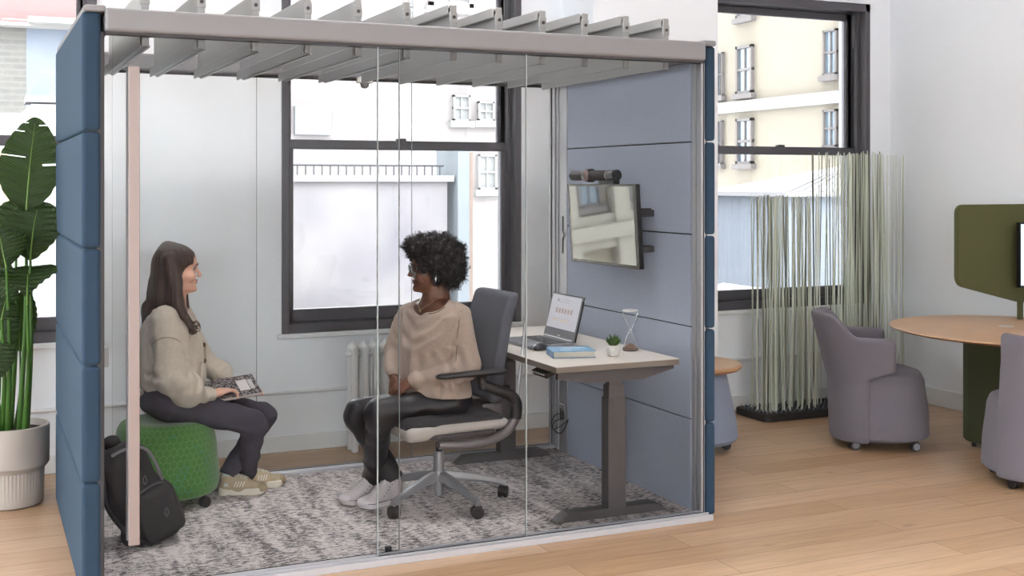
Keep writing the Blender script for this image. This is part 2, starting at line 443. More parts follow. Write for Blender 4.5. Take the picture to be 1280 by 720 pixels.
# ================= OUTSIDE =================
ALB[0] = .19
def brick_mat(name, c1, c2, mort, sc=1.0, axis='x'):
    m = bpy.data.materials.new(name); m.use_nodes = True; nt = m.node_tree; N = nt.nodes; L = nt.links; bs = N['Principled BSDF']
    tc = N.new('ShaderNodeTexCoord'); sp = N.new('ShaderNodeSeparateXYZ'); cb = N.new('ShaderNodeCombineXYZ')
    L.new(tc.outputs['Object'], sp.inputs[0]); L.new(sp.outputs[0 if axis == 'x' else 1], cb.inputs[0]); L.new(sp.outputs[2], cb.inputs[1])
    br = N.new('ShaderNodeTexBrick'); br.inputs['Scale'].default_value = sc; br.inputs['Brick Width'].default_value = .42; br.inputs['Row Height'].default_value = .15; br.inputs['Mortar Size'].default_value = .02
    br.inputs['Color1'].default_value = srgb(*c1); br.inputs['Color2'].default_value = srgb(*c2); br.inputs['Mortar'].default_value = srgb(*mort)
    L.new(cb.outputs[0], br.inputs['Vector'])
    n1 = N.new('ShaderNodeTexNoise'); n1.inputs['Scale'].default_value = .35; n1.inputs['Detail'].default_value = 5; L.new(tc.outputs['Object'], n1.inputs['Vector'])
    mx = N.new('ShaderNodeMix'); mx.data_type = 'RGBA'; mx.inputs[7].default_value = srgb(*[min(255, int(x*1.06)) for x in c2])
    L.new(n1.outputs['Fac'], mx.inputs[0]); L.new(br.outputs['Color'], mx.inputs[6]); L.new(mx.outputs[2], bs.inputs['Base Color'])
    bs.inputs['Roughness'].default_value = .9; return m
cream = brick_mat('cream_brick', (222, 212, 192), (208, 196, 174), (216, 208, 192), 1, 'y')
stone = mat('pale_stone', (232, 230, 226), .9, var=.04, vscale=2)
pglass = mat('far_window_glass', (150, 175, 195), .15)
wfr = mat('far_window_frame', (150, 140, 138), .7)
def far_windows(parent, axis, rects, q, gm=None, fm=None, blind=False):
    """windows set in a far facade: axis 'y' facade faces -Y at y=q, 'x' faces -X at x=q; rects=(a0,a1,z0,z1)"""
    for (a0, a1, z0, z1) in rects:
        def B(bm, p0, p1, r0, r1, d0, d1):
            if axis == 'x': bx(bm, q-d1, q-d0, p0, p1, r0, r1)
            else: bx(bm, p0, p1, q-d1, q-d0, r0, r1)
        g = NB(); t = min(.12, (a1-a0)*.1); m_ = (z0+z1)/2
        B(g, a0, a0+t, z0, z1, 0, .12); B(g, a1-t, a1, z0, z1, 0, .12); B(g, a0, a1, z1-t, z1, 0, .12); B(g, a0, a1, z0, z0+t, 0, .12); B(g, a0, a1, m_-t/2, m_+t/2, 0, .1)
        B(g, (a0+a1)/2-t/3, (a0+a1)/2+t/3, z0, z1, 0, .08)
        B(g, a0-.1, a1+.1, z0-.16, z0, 0, .2)
        f = ob('window', g, fm or wfr, parent, False)
        g = NB(); B(g, a0+t, a1-t, z0+t, m_-t/2, .0, .04); B(g, a0+t, a1-t, m_+t/2, z1-t, .0, .04); ob('pane', g, gm or pglass, f, False)
# right: cream brick facade facing -X at X=22
def xz(u, v, X): p = PX(u, v, X); return p.y, p.z
bR = thing('brick_building', 'tall cream brick building with white stone bands seen through the right window', 'building', (24, 40, -12))
y0 = PX(1066, 100, 22).y; y1 = PX(1052, 100, 22).y
g = NB(); bx(g, 22, 34, y1, 75, -12, 30); ob('wall', g, cream, bR, False)
g = NB(); bx(g, 21.9, 34, y0, y1, -12, 30); ob('corner_pier', g, stone, bR, False)
g = NB(); za = xz(960, 123, 22)[1]; zb = xz(960, 137, 22)[1]; bx(g, 21.85, 22, y1, 75, zb, za); ob('stone_band', g, stone, bR, False)
rects = []
for (u0, u1, v0, v1) in ((1032, 1049, 37, 94), (1032, 1049, 137, 184), (923, 943, 57, 117), (923, 943, 148, 205), (923, 943, 236, 290), (923, 943, -30, 22), (899, 906, 66, 120), (899, 905, 151, 205), (1032, 1049, -60, -8)):
    ya = xz(u0, v0, 22)[0]; yb = xz(u1, v0, 22)[0]; um = (u0+u1)/2
    rects.append((yb, ya, xz(um, v1, 22)[1], xz(um, v0, 22)[1]))
far_windows(bR, 'x', rects, 22)
# pyramid roof lantern in front of it + blue-grey shed
sl = mat('slate_blue', (176, 186, 202), .8, var=.05)
lt = thing('roof_lantern', 'grey ribbed pyramid roof lantern on blue box outside the right window', 'roof lantern', (16, 16.5, -3))
A0 = PY(985, 240, 17); A1 = PY(1085, 240, 17); g = NB(); bx(g, A0.x, A1.x, 17, 19.2, -4, A0.z-.05); ob('box_wall', g, sl, lt, False)
ap = PY(1062, 205, 18.1); g = NB(); vs = [g.verts.new(p) for p in ((A0.x-.15, 16.85, A0.z), (A1.x+.1, 16.85, A0.z), (A1.x+.1, 19.4, A0.z), (A0.x-.15, 19.4, A0.z), (ap.x, 18.1, ap.z))]
for f in ((0, 1, 4), (1, 2, 4), (2, 3, 4), (3, 0, 4), (3, 2, 1, 0)): g.faces.new([vs[i] for i in f])
bx(g, A0.x-.2, A1.x+.15, 16.8, 19.45, A0.z-.08, A0.z)
for k in range(9):
    t = k/8; e = Vector((A0.x-.15+(A1.x-A0.x+.25)*t, 16.84, A0.z+.01)); tube(g, [e, Vector((ap.x, 18.1, ap.z+.02))], .025, 4)
ob('roof', g, mat('lead_roof', (206, 204, 208), .6), lt, False)
# low white roof with dome seen through the lower right window
lr = thing('low_building', 'low white roof with sloping skylight outside the right window', 'roof', (9, 14, -4))
g = NB(); bx(g, 7.2, 24, 11, 16.4, -6, -.75); ob('flat_surface', g, mat('white_roof', (244, 243, 240), .8), lr, False)
g = NB(); p0 = PY(905, 320, 13); prism(g, [(-1.0, 0), (1.6, 0), (1.25, .45), (.3, .95), (-1.0, .7)], 1.6, Matrix.Translation((p0.x+.3, 13.9, -.75)) @ Matrix.Rotation(PI/2, 4, 'X'))
ob('sloping_skylight', g, mat('skylight_white', (236, 236, 236), .5, var=.05, vscale=4), lr, False)
ALB[0] = .150
# centre: pale brick block, colours washed out to imitate haze, with terrace railing
pale = brick_mat('pale_brick', (246, 234, 232), (226, 214, 214), (250, 244, 242), 1, 'x')
def yz(u, v, Y): p = PY(u, v, Y); return p.x, p.z
QY = 28
bC = thing('brick_building', 'pale brick block in colours washed out for haze with roof terrace railing seen through the centre window', 'building', (9, 30, -12))
g = NB(); bx(g, yz(330, 0, QY)[0], yz(690, 0, QY)[0], QY, 36, -12, 22); ob('wall', g, pale, bC, False)
rects = []
for (u0, u1, v0, v1) in ((565, 586, 119, 151), (596, 616, 127, 151), (596, 619, 193, 237), (505, 516, -10, 24), (535, 590, -20, 8), (596, 616, 60, 95), (566, 586, 60, 92)):
    rects.append((yz(u0, 0, QY)[0], yz(u1, 0, QY)[0], yz(u0, v1, QY)[1], yz(u0, v0, QY)[1]))
far_windows(bC, 'y', rects, QY, mat('blind_white', (240, 240, 240), .8), stone)
g = NB(); x0, z1 = yz(367, 133, QY); x1, z0 = yz(412, 169, QY); bx(g, x0, x1, QY-.15, QY, z0, z1)
vent = ob('vent_grille', g, mat('grille_grey', (214, 220, 228), .7, bump=.5, bscale=60), bC, False)
TY = 22
tr = thing('terrace', 'white parapet wall with thin iron railing outside the centre window', 'terrace', (7, 22, -12))
g = NB(); xa = yz(300, 0, TY)[0]; xb = yz(559, 0, TY)[0]; zt = yz(400, 219, TY)[1]; bx(g, xa, xb, TY, TY+.4, -12, zt-.12); ob('parapet', g, mat('mottled_white', (255, 246, 246), .9, col2=(206, 198, 210), vscale=.7), tr, False)
g = NB(); bx(g, xa, xb+.1, TY-.12, TY+.5, zt-.12, zt); ob('coping', g, stone, tr, False)
g = NB(); zr = yz(400, 206, TY)[1]; k = xa
while k < xb: tube(g, [(k, TY+.2, zt), (k, TY+.2, zr)], .014, 4); k += .16
tube(g, [(xa, TY+.2, zr), (xb, TY+.2, zr)], .02, 4); ob('railing', g, mat('rail_iron', (120, 120, 128), .6), tr, False)
pr = thing('chimney_stack', 'blue-grey rendered chimney stack right of the terrace', 'chimney', (9.5, 22, -12))
g = NB(); bx(g, yz(562, 0, TY)[0]+.1, yz(582, 0, TY)[0], TY-.2, TY+1, -12, yz(560, 186, TY)[1]); ob('stack', g, mat('blue_render', (212, 220, 230), .9, var=.06, vscale=3), pr, False)
g = NB(); bx(g, yz(583, 0, TY)[0], yz(589, 0, TY)[0], TY-.1, TY+.6, -12, yz(560, 190, TY)[1]); ob('brick_strip', g, mat('orange_render', (236, 206, 190), .9, var=.08, vscale=3), pr, False)
wr_ = thing('low_building', 'broad white flat roof right outside the centre window', 'roof', (5, 15, -3))
g = NB(); bx(g, 2.2, 6.9, 12, 21.5, -6, -1.25); ob('flat_surface', g, MATS['white_roof'], wr_, False)
g = NB(); bx(g, 2.5, 6.6, 17, 20, -1.25, -.55, .02, 1); ob('roof_curb', g, MATS['white_roof'], wr_, False)
ALB[0] = .175
# left window
greyb = brick_mat('grey_brick', (176, 172, 164), (150, 148, 144), (200, 196, 188), 1.2, 'x')
bL = thing('brick_building', 'grey brick building with red upper storey seen through the left window', 'building', (0, 27, -12))
g = NB(); bx(g, -.4, yz(33, 0, 26)[0], 26, 32, -12, yz(10, 32, 26)[1]); ob('brick_wall', g, greyb, bL, False)
g = NB(); bx(g, yz(33, 0, 26)[0], 2.6, 26, 32, -12, yz(10, 30, 26)[1]); ob('blue_wall', g, mat('blue_wall', (170, 186, 212), .9, col2=(200, 208, 224), vscale=.8), bL, False)
g = NB(); bx(g, -.4, 2.6, 26.3, 32, yz(10, 30, 26)[1], 16); ob('red_storey', g, mat('red_render', (216, 168, 166), .9, var=.06, vscale=.6), bL, False)
g = NB(); bx(g, -.4, 2.6, 25.6, 26, yz(10, 34, 26)[1], yz(10, 30, 26)[1]); bx(g, yz(34, 0, 26)[0], 2.6, 25.3, 26, yz(10, 31, 26)[1], yz(10, 24, 26)[1]); ob('ledge', g, stone, bL, False)
sB = thing('stone_building', 'cream stone building with pilasters and cornices far beyond the left window', 'building', (-9, 27, -12))
g = NB(); bx(g, -19, -.5, 26, 32, -12, 14); ob('wall', g, mat('cream_stone', (226, 214, 190), .9, var=.06, vscale=1), sB, False)
for zc_ in (-5.5, -1.2, 2.6, 6.6):
    g = NB(); bx(g, -19, -.5, 25.5, 26, zc_, zc_+.35); bx(g, -19, -.5, 25.7, 26, zc_-.25, zc_+.6); ob('cornice', g, mat('cream_stone_light', (244, 236, 218), .9), sB, False)
for k in range(12):
    g = NB(); x = -18.5+k*1.5; bx(g, x, x+.45, 25.6, 26, -12, 12); ob('pilaster', g, MATS['cream_stone_light'], sB, False)
far_windows(sB, 'y', [(-18.5+k*1.5+.65, -18.5+k*1.5+1.3, z, z+2.2) for k in range(11) for z in (-4.4, -.4, 3.4)], 26)
sk = thing('roof_lantern', 'low grey pyramid skylight on the white roof outside the left window', 'roof lantern', (.4, 20, -3))
g = NB(); a = PY(22, 145, 18); c = PY(110, 145, 18); t0 = PY(42, 127, 18.6); t1 = PY(95, 127, 18.6)
vs = [g.verts.new(p) for p in ((a.x, 18, a.z), (c.x, 18, a.z), (c.x, 20, a.z), (a.x, 20, a.z), (t0.x, 18.8, t0.z), (t1.x, 18.8, t0.z), (t1.x, 19.3, t0.z), (t0.x, 19.3, t0.z))]
for f in ((0, 1, 5, 4), (1, 2, 6, 5), (2, 3, 7, 6), (3, 0, 4, 7), (4, 5, 6, 7), (3, 2, 1, 0)): g.faces.new([vs[i] for i in f])
bx(g, t0.x-.1, t1.x+.1, 18.7, 19.4, t0.z, t0.z+.1); ob('glazed_hip', g, MATS['lead_roof'], sk, False)
g = NB(); bx(g, a.x-3, 2.0, 17.4, 21.5, -6, a.z); ob('parapet_block', g, MATS['white_roof'], sk, False)
tn = thing('wooden_water_tank', 'tan panelled shed with railing beyond the left window', 'shed', (-1.5, 15, -3))
g = NB(); p0 = PY(-60, 262, 15); p1 = PY(12, 186, 15); bx(g, p0.x, p1.x, 15, 16.5, -6, p1.z); ob('panel_wall', g, mat('tan_wall', (240, 214, 176), .9, var=.04, vscale=2), tn, False)

ALB[0] = 1.0
# ================= MEETING POD =================
fab_in = mat('pad_fabric', (178, 186, 206), .9, var=.10, vscale=260, bump=.25, bscale=500, sheen=.25)
fab_ex = mat('pad_fabric_blue', (27, 52, 74), .85, var=.10, vscale=260, bump=.25, bscale=500, sheen=.3)
alu = mat('satin_aluminium', (186, 186, 192), .35, metal=.35)
alud = mat('dark_gap', (52, 50, 54), .6)
beamp = mat('beam_powdercoat', (122, 121, 125), .5)
px0, px1 = .375, 3.245; ix0, ix1 = .458, 3.17; pyf, pyr = 4.81, 6.40
pod = thing('meeting_pod', 'glass fronted meeting pod with blue upholstered end walls and louvred top', 'meeting pod', ((px0+px1)/2, (pyf+pyr)/2, 0))
def seams(z0=.006): return [(z0 if k == 0 else .449*k+.003, .449*(k+1)-.003 if k < 4 else 2.252) for k in range(5)]
for side in (0, 1):
    wl = NB(); xa, xb = (px0+.03, ix0-.012) if side == 0 else (ix1+.014, px1-.03)
    bx(wl, xa, xb, pyf+.02, pyr, 0.0, 2.25)
    wall = ob('end_wall', wl, alud, pod, False)
    for (z0, z1) in seams():
        g = NB()
        if side == 0: bx(g, px0, ix0-.014, pyf-.012, pyr-.01, z0, z1, .018, 4)
        else: bx(g, ix1+.02, px1, pyf-.012, pyr-.01, z0, z1, .018, 4)
        ob('outer_pad', g, fab_ex, wall, True, 'deep blue fabric pad')
        g = NB()
        if side == 0: bx(g, ix0-.013, ix0, 4.95, 6.2, z0, z1, .005, 2)
        else: bx(g, ix1, ix1+.018, 4.905, 6.22, z0, z1, .006, 3)
        ob('inner_pad', g, fab_in, wall, True, 'pale blue fabric pad')
    # posts front and rear
    g = NB(); s = 1 if side else -1; xi = ix1 if side else ix0
    for (ya, yb, dd) in ((4.812, 4.832, 0), (4.836, 4.858, .004), (4.862, 4.878, 0), (4.882, 4.903, .006)):
        bx(g, xi+s*dd, xi+s*.028, ya, yb, 0.0, 2.18, .0025, 1)
    ob('front_post', g, alu if side else alud, pod, True)
    g = NB()
    for (ya, yb, dd) in ((6.225, 6.238, 0), (6.24, 6.335, .005), (6.338, 6.35, -.004), (6.355, 6.372, .004), (6.378, 6.40, -.004), (6.405, 6.425, .002), (6.43, 6.455, -.005)):
        bx(g, xi+s*dd, xi+s*.03, ya, yb, 0.0, 2.18, .0025, 1)
    rp = ob('rear_post', g, alu, pod, True)
    # cap over the wall
    g = NB(); bx(g, px0+.006, ix0+.004, pyf-.03, pyr, 2.252, 2.278, .012, 3) if side == 0 else bx(g, ix1-.004, px1-.006, pyf-.03, pyr, 2.252, 2.278, .012, 3)
    ob('wall_cap', g, beamp, pod)
    if side:
        g = NB()
        g.free()
        g = NB(); cyl(g, (ix1+.005, 6.284, 1.29), (ix1-.006, 6.284, 1.29), .022, seg=24, bev=.002); ob('latch_cover', g, alu, rp)
        g = NB(); bx(g, ix1-.001, ix1+.006, 6.25, 6.325, .215, .29, .003, 1); ob('outlet_plate', g, alu, rp)
        for (z0, z1) in ((1.18, 1.40), (.42, .62)): g = NB(); bx(g, ix1+.002, ix1+.006, 6.278, 6.29, z0, z1); ob('cable_slot', g, alud, rp, False, 'dark cable slot')
        for yy in (6.272, 6.30): g = NB(); bx(g, ix1-.002, ix1+.002, yy, yy+.012, .235, .262); ob('socket_hole', g, alud, rp, False, 'dark socket hole')
# beams
def beam(name, y0, y1):
    g = NB(); bx(g, ix0-.001, ix1+.001, y0, y1, 2.178, 2.268, .016, 4); r = ob(name, g, beamp, pod)
    g = NB(); bx(g, ix0, ix1, y0+.015, y1-.012, 2.168, 2.179); ob('beam_groove', g, alud, r, False)
beam('front_beam', 4.765, 4.845); beam('rear_beam', 6.39, 6.46)
for xq in (ix0, ix1-.02): g = NB(); bx(g, xq, xq+.02, 4.845, 6.39, 2.178, 2.26, .004, 1); ob('side_rail', g, beamp, pod)
# louvre blades
bl_m = mat('louvre_white', (150, 150, 150), .42, metal=.15); bl_c = mat('louvre_endcap', (140, 140, 140), .45, metal=.2)
for k in range(12):
    x = .618+k*.2173; low = k < 6; y0, y1 = 4.872, 6.22; g = NB(); tilt = 0
    bx(g, x-.006, x+.006, y0, y1, 2.138, 2.376, .002, 1)
    s = 1
    if low:   # channel profile along the bottom edge
        bx(g, x-.024, x-.006, y0, y1, 2.138, 2.146, .002, 1); bx(g, x-.026, x-.020, y0, y1, 2.130, 2.176, .002, 1); bx(g, x-.024, x-.006, y0, y1, 2.168, 2.176, .002, 1)
        bx(g, x+.004, x+.018, y0, y1, 2.132, 2.142, .002, 1)
    else:     # channel along the top edge
        bx(g, x-.026, x-.006, y0, y1, 2.366, 2.376, .002, 1); bx(g, x-.028, x-.022, y0, y1, 2.338, 2.380, .002, 1); bx(g, x-.024, x-.006, y0, y1, 2.336, 2.344, .002, 1)
    blade = ob('louvre_blade', g, bl_m, pod)
    g = NB(); bx(g, x-.018, x+.012, y0-.012, y0+.0, 2.134, 2.380, .003, 1)
    for zz in (2.20, 2.30): bx(g, x-.022, x+.015, y0-.014, y0-.001, zz, zz+.05, .003, 1)
    ob('end_cap', g, bl_c, blade)
    g = NB(); cyl(g, (x-.002, y0-.0125, 2.325), (x-.002, y0-.0165, 2.325), .008, seg=12); ob('screw', g, alud, blade)
# glazing
PG = glass_mat('pod_glass', (.990, .994, .993, 1), .09, 1.36); EDGE = mat('glass_edge', (150, 158, 160), .2, spec=.8)
EDL = mat('glass_edge_light', (150, 155, 156), .2, spec=.8)
def pane(name, x0, x1, y, z0, z1, edges=(), em=None, parent=pod, ew=.0022):
    g = NB(); bx(g, x0, x1, y-.004, y+.004, z0, z1); r = ob(name, g, PG, parent, False)
    for xe in edges:
        g = NB(); bx(g, xe-(ew if em is None else .0013), xe+(ew if em is None else .0013), y-.0048, y+.0048, z0, z1); ob('pane_edge', g, em or EDGE, r, False)
    return r
xa = PY(471, 400, 4.79).x; xb = PY(657, 400, 4.79).x
pane('fixed_pane', xb, ix1, 4.79, .028, 2.17, (xb+.002,))
pane('fixed_pane', xa, xb, 4.79, .028, 2.17, (xa+.003,))
xd = PY(499, 400, 4.825).x
door = pane('sliding_door', ix0+.03, xd, 4.825, .03, 2.17, (xd,), EDL)
HM = mat('handle_blush', (140, 126, 123), .4)
g = NB(); h0 = PY(161, 300, 4.70).x; bx(g, h0, h0+.040, 4.70, 4.716, .222, 2.04, .002, 1)
for z in (.4, 1.86): cyl(g, (h0+.02, 4.716, z), (h0+.02, 4.822, z), .007, seg=12)
ob('pull_handle', g, HM, door, True, 'tall flat blush pull handle outside the glass')
g = NB(); h1 = PY(157.5, 300, 4.90).x; bx(g, h1, h1+.034, 4.89, 4.902, .19, 2.04, .002, 1)
for z in (.4, 1.86): cyl(g, (h1+.017, 4.89, z), (h1+.017, 4.828, z), .007, seg=12)
ob('pull_handle', g, mat('handle_grey', (140, 138, 142), .4), door, True, 'tall grey pull handle inside the glass')
for (p, q) in ((ix0, PY(321, 400, 6.42).x), (PY(321, 400, 6.42).x, PY(515, 400, 6.42).x), (PY(515, 400, 6.42).x, ix1)):
    pane('rear_pane', p, q, 6.425, .03, 2.17, (q,) if q < 3 else (), EDL)
# floor tracks
for (y0, y1) in ((4.735, 4.835), (6.385, 6.465)):
    g = NB(); bx(g, ix0-.02, ix1+.02, y0, y1, 0, .012, .002, 1)
    for t in (0, .38, .86): bx(g, ix0-.02, ix1+.02, y0+t*(y1-y0), y0+t*(y1-y0)+.012, 0.010, .028, .002, 1)
    ob('floor_track', g, alu, pod)
g = NB(); p = PY(490, 697, 4.80); bx(g, p.x-.014, p.x+.014, 4.842, 4.86, .012, .045, .004, 2); ob('door_stop', g, alud, pod)
g = NB(); bx(g, ix0, ix0+.028, 4.93, 5.01, .87, .95, .006, 2); ob('light_switch', g, mat('switch_grey', (176, 178, 182), .5), pod)
g = NB(); q = PY(456, 98, 6.34); cyl(g, (q.x, 6.345, 2.15), (q.x, 6.345, 2.178), .048, .04, seg=24, bev=.003); bx(g, q.x-.03, q.x+.03, 6.33, 6.40, 2.172, 2.185)
se = ob('sensor', g, mat('sensor_white', (225, 225, 222), .5), pod)
g = NB(); lathe(g, [(0, -.03), (.012, -.028), (.022, -.02), (.026, 0)], (q.x, 6.345, 2.15), 16); ob('sensor_dome', g, mat('sensor_dome', (160, 160, 165), .15), se)

# rug inside
def rug_mat():
    m = bpy.data.materials.new('rug_loop'); m.use_nodes = True; nt = m.node_tree; N = nt.nodes; L = nt.links; bs = N['Principled BSDF']
    tc = N.new('ShaderNodeTexCoord')
    def noise(scale, st, det=4):
        mp = N.new('ShaderNodeMapping'); mp.inputs['Scale'].default_value = st; L.new(tc.outputs['Object'], mp.inputs[0])
        n = N.new('ShaderNodeTexNoise'); n.inputs['Scale'].default_value = scale; n.inputs['Detail'].default_value = det; n.inputs['Roughness'].default_value = .65; L.new(mp.outputs[0], n.inputs['Vector']); return n
    a = noise(3.6, (3.2, .5, 1)); b_ = noise(42, (1.0, 2.6, 1), 3); c_ = noise(150, (1, 1, 1), 2)
    def ma(op, x, y):
        n = N.new('ShaderNodeMath'); n.operation = op
        for i, q in enumerate((x, y)):
            if isinstance(q, (int, float)): n.inputs[i].default_value = q
            else: L.new(q, n.inputs[i])
        return n.outputs[0]
    s = ma('ADD', ma('MULTIPLY', a.outputs['Fac'], .52), ma('ADD', ma('MULTIPLY', b_.outputs['Fac'], .95), ma('MULTIPLY', c_.outputs['Fac'], .25)))
    cr = N.new('ShaderNodeValToRGB'); cr.color_ramp.elements[0].position = .74; cr.color_ramp.elements[0].color = srgb(96, 89, 91)
    cr.color_ramp.elements[1].position = .93; cr.color_ramp.elements[1].color = srgb(228, 219, 217)
    L.new(s, cr.inputs[0]); L.new(cr.outputs[0], bs.inputs['Base Color'])
    bp = N.new('ShaderNodeBump'); bp.inputs['Strength'].default_value = .5; bp.inputs['Distance'].default_value = .01; L.new(c_.outputs['Fac'], bp.inputs['Height']); L.new(bp.outputs[0], bs.inputs['Normal'])
    bs.inputs['Roughness'].default_value = .95; return m
g = NB(); bx(g, ix0, ix1, 4.836, 6.384, 0.0, .012, .004, 1)
tag(ob('rug', g, rug_mat(), None), 'mottled grey and white rug filling the floor of the glass pod', 'rug')

# ================= LIGHT =================
wd = bpy.data.worlds.new('World'); bpy.context.scene.world = wd; wd.use_nodes = True
bg = wd.node_tree.nodes['Background']; bg.inputs[0].default_value = (.93, .965, 1, 1); bg.inputs[1].default_value = 4.6
sn = bpy.data.lights.new('Sun', 'SUN'); sn.energy = .6; sn.angle = math.radians(25); so = bpy.data.objects.new('sun', sn); C.objects.link(so)
so.rotation_euler = (math.radians(48), 0, math.radians(-20))
fill_lamp_body = mat('fill_lamp_white', (230, 230, 230), .4)
LE = emis('fill_lamp_diffuser', (255, 250, 244), 4)
i = 0
for (lx, ly, en) in ((-2.2, -1.6, 14), (1.0, -1.6, 14), (4.6, -1.6, 14), (-2.2, 1.6, 14), (1.2, 1.6, 14), (4.6, 1.2, 6), (-2.2, 4.4, 5), (1.15, 5.3, 4.5), (2.45, 5.3, 4.5)):  # added fill lamps, out of view; the last pair brightens the pod interior
    t = thing('fill_ceiling_light', 'slim white linear fill light added on the unseen ceiling', 'ceiling light', (lx, ly, CZ-.08), 'added fill lights')
    g = NB(); bx(g, lx-.7, lx+.7, ly-.09, ly+.09, CZ-.08, CZ, .005, 1); ob('housing', g, fill_lamp_body, t)
    g = NB(); bx(g, lx-.68, lx+.68, ly-.07, ly+.07, CZ-.085, CZ-.079); ob('diffuser', g, LE, t)
    l = bpy.data.lights.new('fill_ceiling_glow', 'AREA'); l.shape = 'RECTANGLE'; l.size = 1.4; l.size_y = .5; l.energy = en; l.spread = math.radians(130 if ly < 5.1 else 115); l.color = (.97, .985, 1)
    o = bpy.data.objects.new('fill_ceiling_glow', l); C.objects.link(o); o.location = (lx, ly, CZ-.1)
cam = bpy.data.cameras.new('Camera'); co = bpy.data.objects.new('Camera', cam); C.objects.link(co)
co.location = (0, 0, EYE); co.rotation_euler = (PI/2, 0, -YAW); cam.sensor_width = 36; cam.lens = 36*FPX/1280; cam.shift_y = -(360-HV)/1280
sc = bpy.context.scene; sc.camera = co
sc.view_settings.view_transform = 'Standard'; sc.view_settings.look = 'None'; sc.view_settings.gamma = 1; sc.view_settings.exposure = 1.66; sc.view_settings.use_curve_mapping = False
sc.cycles.use_denoising = True
sc.cycles.max_bounces = 10; sc.cycles.transparent_max_bounces = 16; sc.cycles.diffuse_bounces = 5
ALB[0] = .74
# ================= FURNITURE =================
blackp = mat('black_plastic', (38, 37, 40), .45); dgrey = mat('dark_grey_plastic', (62, 60, 64), .5)
ltgrey = mat('light_grey_plastic', (196, 194, 192), .45); wheelg = mat('wheel_grey', (150, 152, 160), .4)
silver = mat('silver_paint', (176, 176, 180), .35, metal=.45)
def caster(parent, x, y, r=.027, ang=0, m=None, w=.02, twin=True, stem=.075, name='caster', hub=None, z0=0):
    g = NB(); r0 = r; ca, sa = math.cos(ang), math.sin(ang)
    for s in ((-1, 1) if twin else (0,)):
        o = Vector((x-sa*s*w*.62, y+ca*s*w*.62, r)); cyl(g, o-Vector((-sa, ca, 0))*w*.5, o+Vector((-sa, ca, 0))*w*.5, r, seg=24, bev=.004)
    if twin:
        cyl(g, (x, y, r*1.0), (x, y, stem), .007, seg=10); box(g, (x, y, r*1.35), (r*1.5, w*.6, r*1.2), .004, rz=ang)
    else: cyl(g, (x, y, r), (x, y, stem), .006, seg=10)
    c = ob(name, g, m or blackp, parent)
    if hub:
        for s in (-1, 1):
            g = NB(); o = Vector((x-sa*s*w*(1.12 if twin else .5), y+ca*s*w*(1.12 if twin else .5), r)); cyl(g, o-Vector((-sa, ca, 0))*.001, o+Vector((-sa, ca, 0))*.001, r*.72, seg=20)
            ob('hub_cap', g, hub, c)
    c.location.z += z0
    return c

# ---- sit-stand desk ----
deskm = mat('desk_laminate', (246, 236, 226), .45, var=.03, vscale=3); deske = mat('desk_edge', (150, 138, 128), .5); legm = mat('desk_leg', (104, 100, 102), .42, metal=.25); legl = mat('desk_leg_far', (104, 100, 102), .42, metal=.25)
dx0, dx1, dy0, dy1, dz = 2.44, 3.105, 4.90, 6.345, .75
desk = thing('standing_desk', 'height adjustable desk with pale top and dark grey telescopic legs inside the pod', 'desk', ((dx0+dx1)/2, (dy0+dy1)/2, .012))
g = NB(); bx(g, dx0, dx1, dy0, dy1, dz-.004, dz, .0015, 1); top = ob('desktop', g, deskm, desk)
g = NB(); bx(g, dx0+.0005, dx1-.0005, dy0+.0005, dy1-.0005, dz-.03, dz-.004, .003, 2); ob('edge_band', g, deske, top)
for (yc, sgn) in ((4.985, 1), (6.25, -1)):
    g = NB(); prism(g, [(dx0+.03, 0), (dx1-.005, 0), (dx1-.005, -.022), (2.93, -.062), (2.64, -.062), (dx0+.03, -.036)], .028, Matrix.Translation((0, yc-.03*sgn+(.014 if sgn > 0 else .014), dz-.032)) @ Matrix.Rotation(PI/2, 4, 'X'), .002)
    ob('support_arm', g, legm, desk)
    lx = 2.79; g = NB(); bx(g, lx-.036, lx+.036, yc-.022, yc+.022, .6, dz-.06, .002, 1); a = ob('leg', g, legm, desk)
    g = NB(); bx(g, lx-.042, lx+.042, yc-.028, yc+.028, .52, .635, .002, 1); ob('leg_sleeve', g, legm, a)
    g = NB(); bx(g, lx-.048, lx+.048, yc-.034, yc+.034, .045, .575, .002, 1); ob('outer_sleeve', g, legm, a)
    g = NB(); prism(g, [(2.47, 0), (3.06, 0), (3.035, .03), (3.0, .042), (2.53, .042)], .075, Matrix.Translation((0, yc+.0375, .012)) @ Matrix.Rotation(PI/2, 4, 'X'), .002); ob('foot', g, legm, desk)
g = NB(); bx(g, 2.77, 2.81, 5.0, 6.24, dz-.075, dz-.035, .003, 1); ob('crossbeam', g, legm, desk)
g = NB(); box(g, (dx0+.035, 5.10, dz-.052), (.055, .15, .026), .004, ry=math.radians(-22)); ct = ob('height_control', g, blackp, desk)
g = NB()
for k in range(5): box(g, (dx0+.006, 5.045+k*.027, dz-.058), (.004, .014, .008), .001, ry=math.radians(-22))
ob('button', g, ltgrey, ct, label='small pale buttons')['kind'] = 'stuff'
g = NB(); tube(g, smooth_path([(2.62, 4.99, dz-.062), (2.63, 4.99, dz-.082), (2.665, 4.99, dz-.088), (2.70, 4.99, dz-.078), (2.71, 4.99, dz-.06)]), .004, 6); ob('cable', g, blackp, desk)

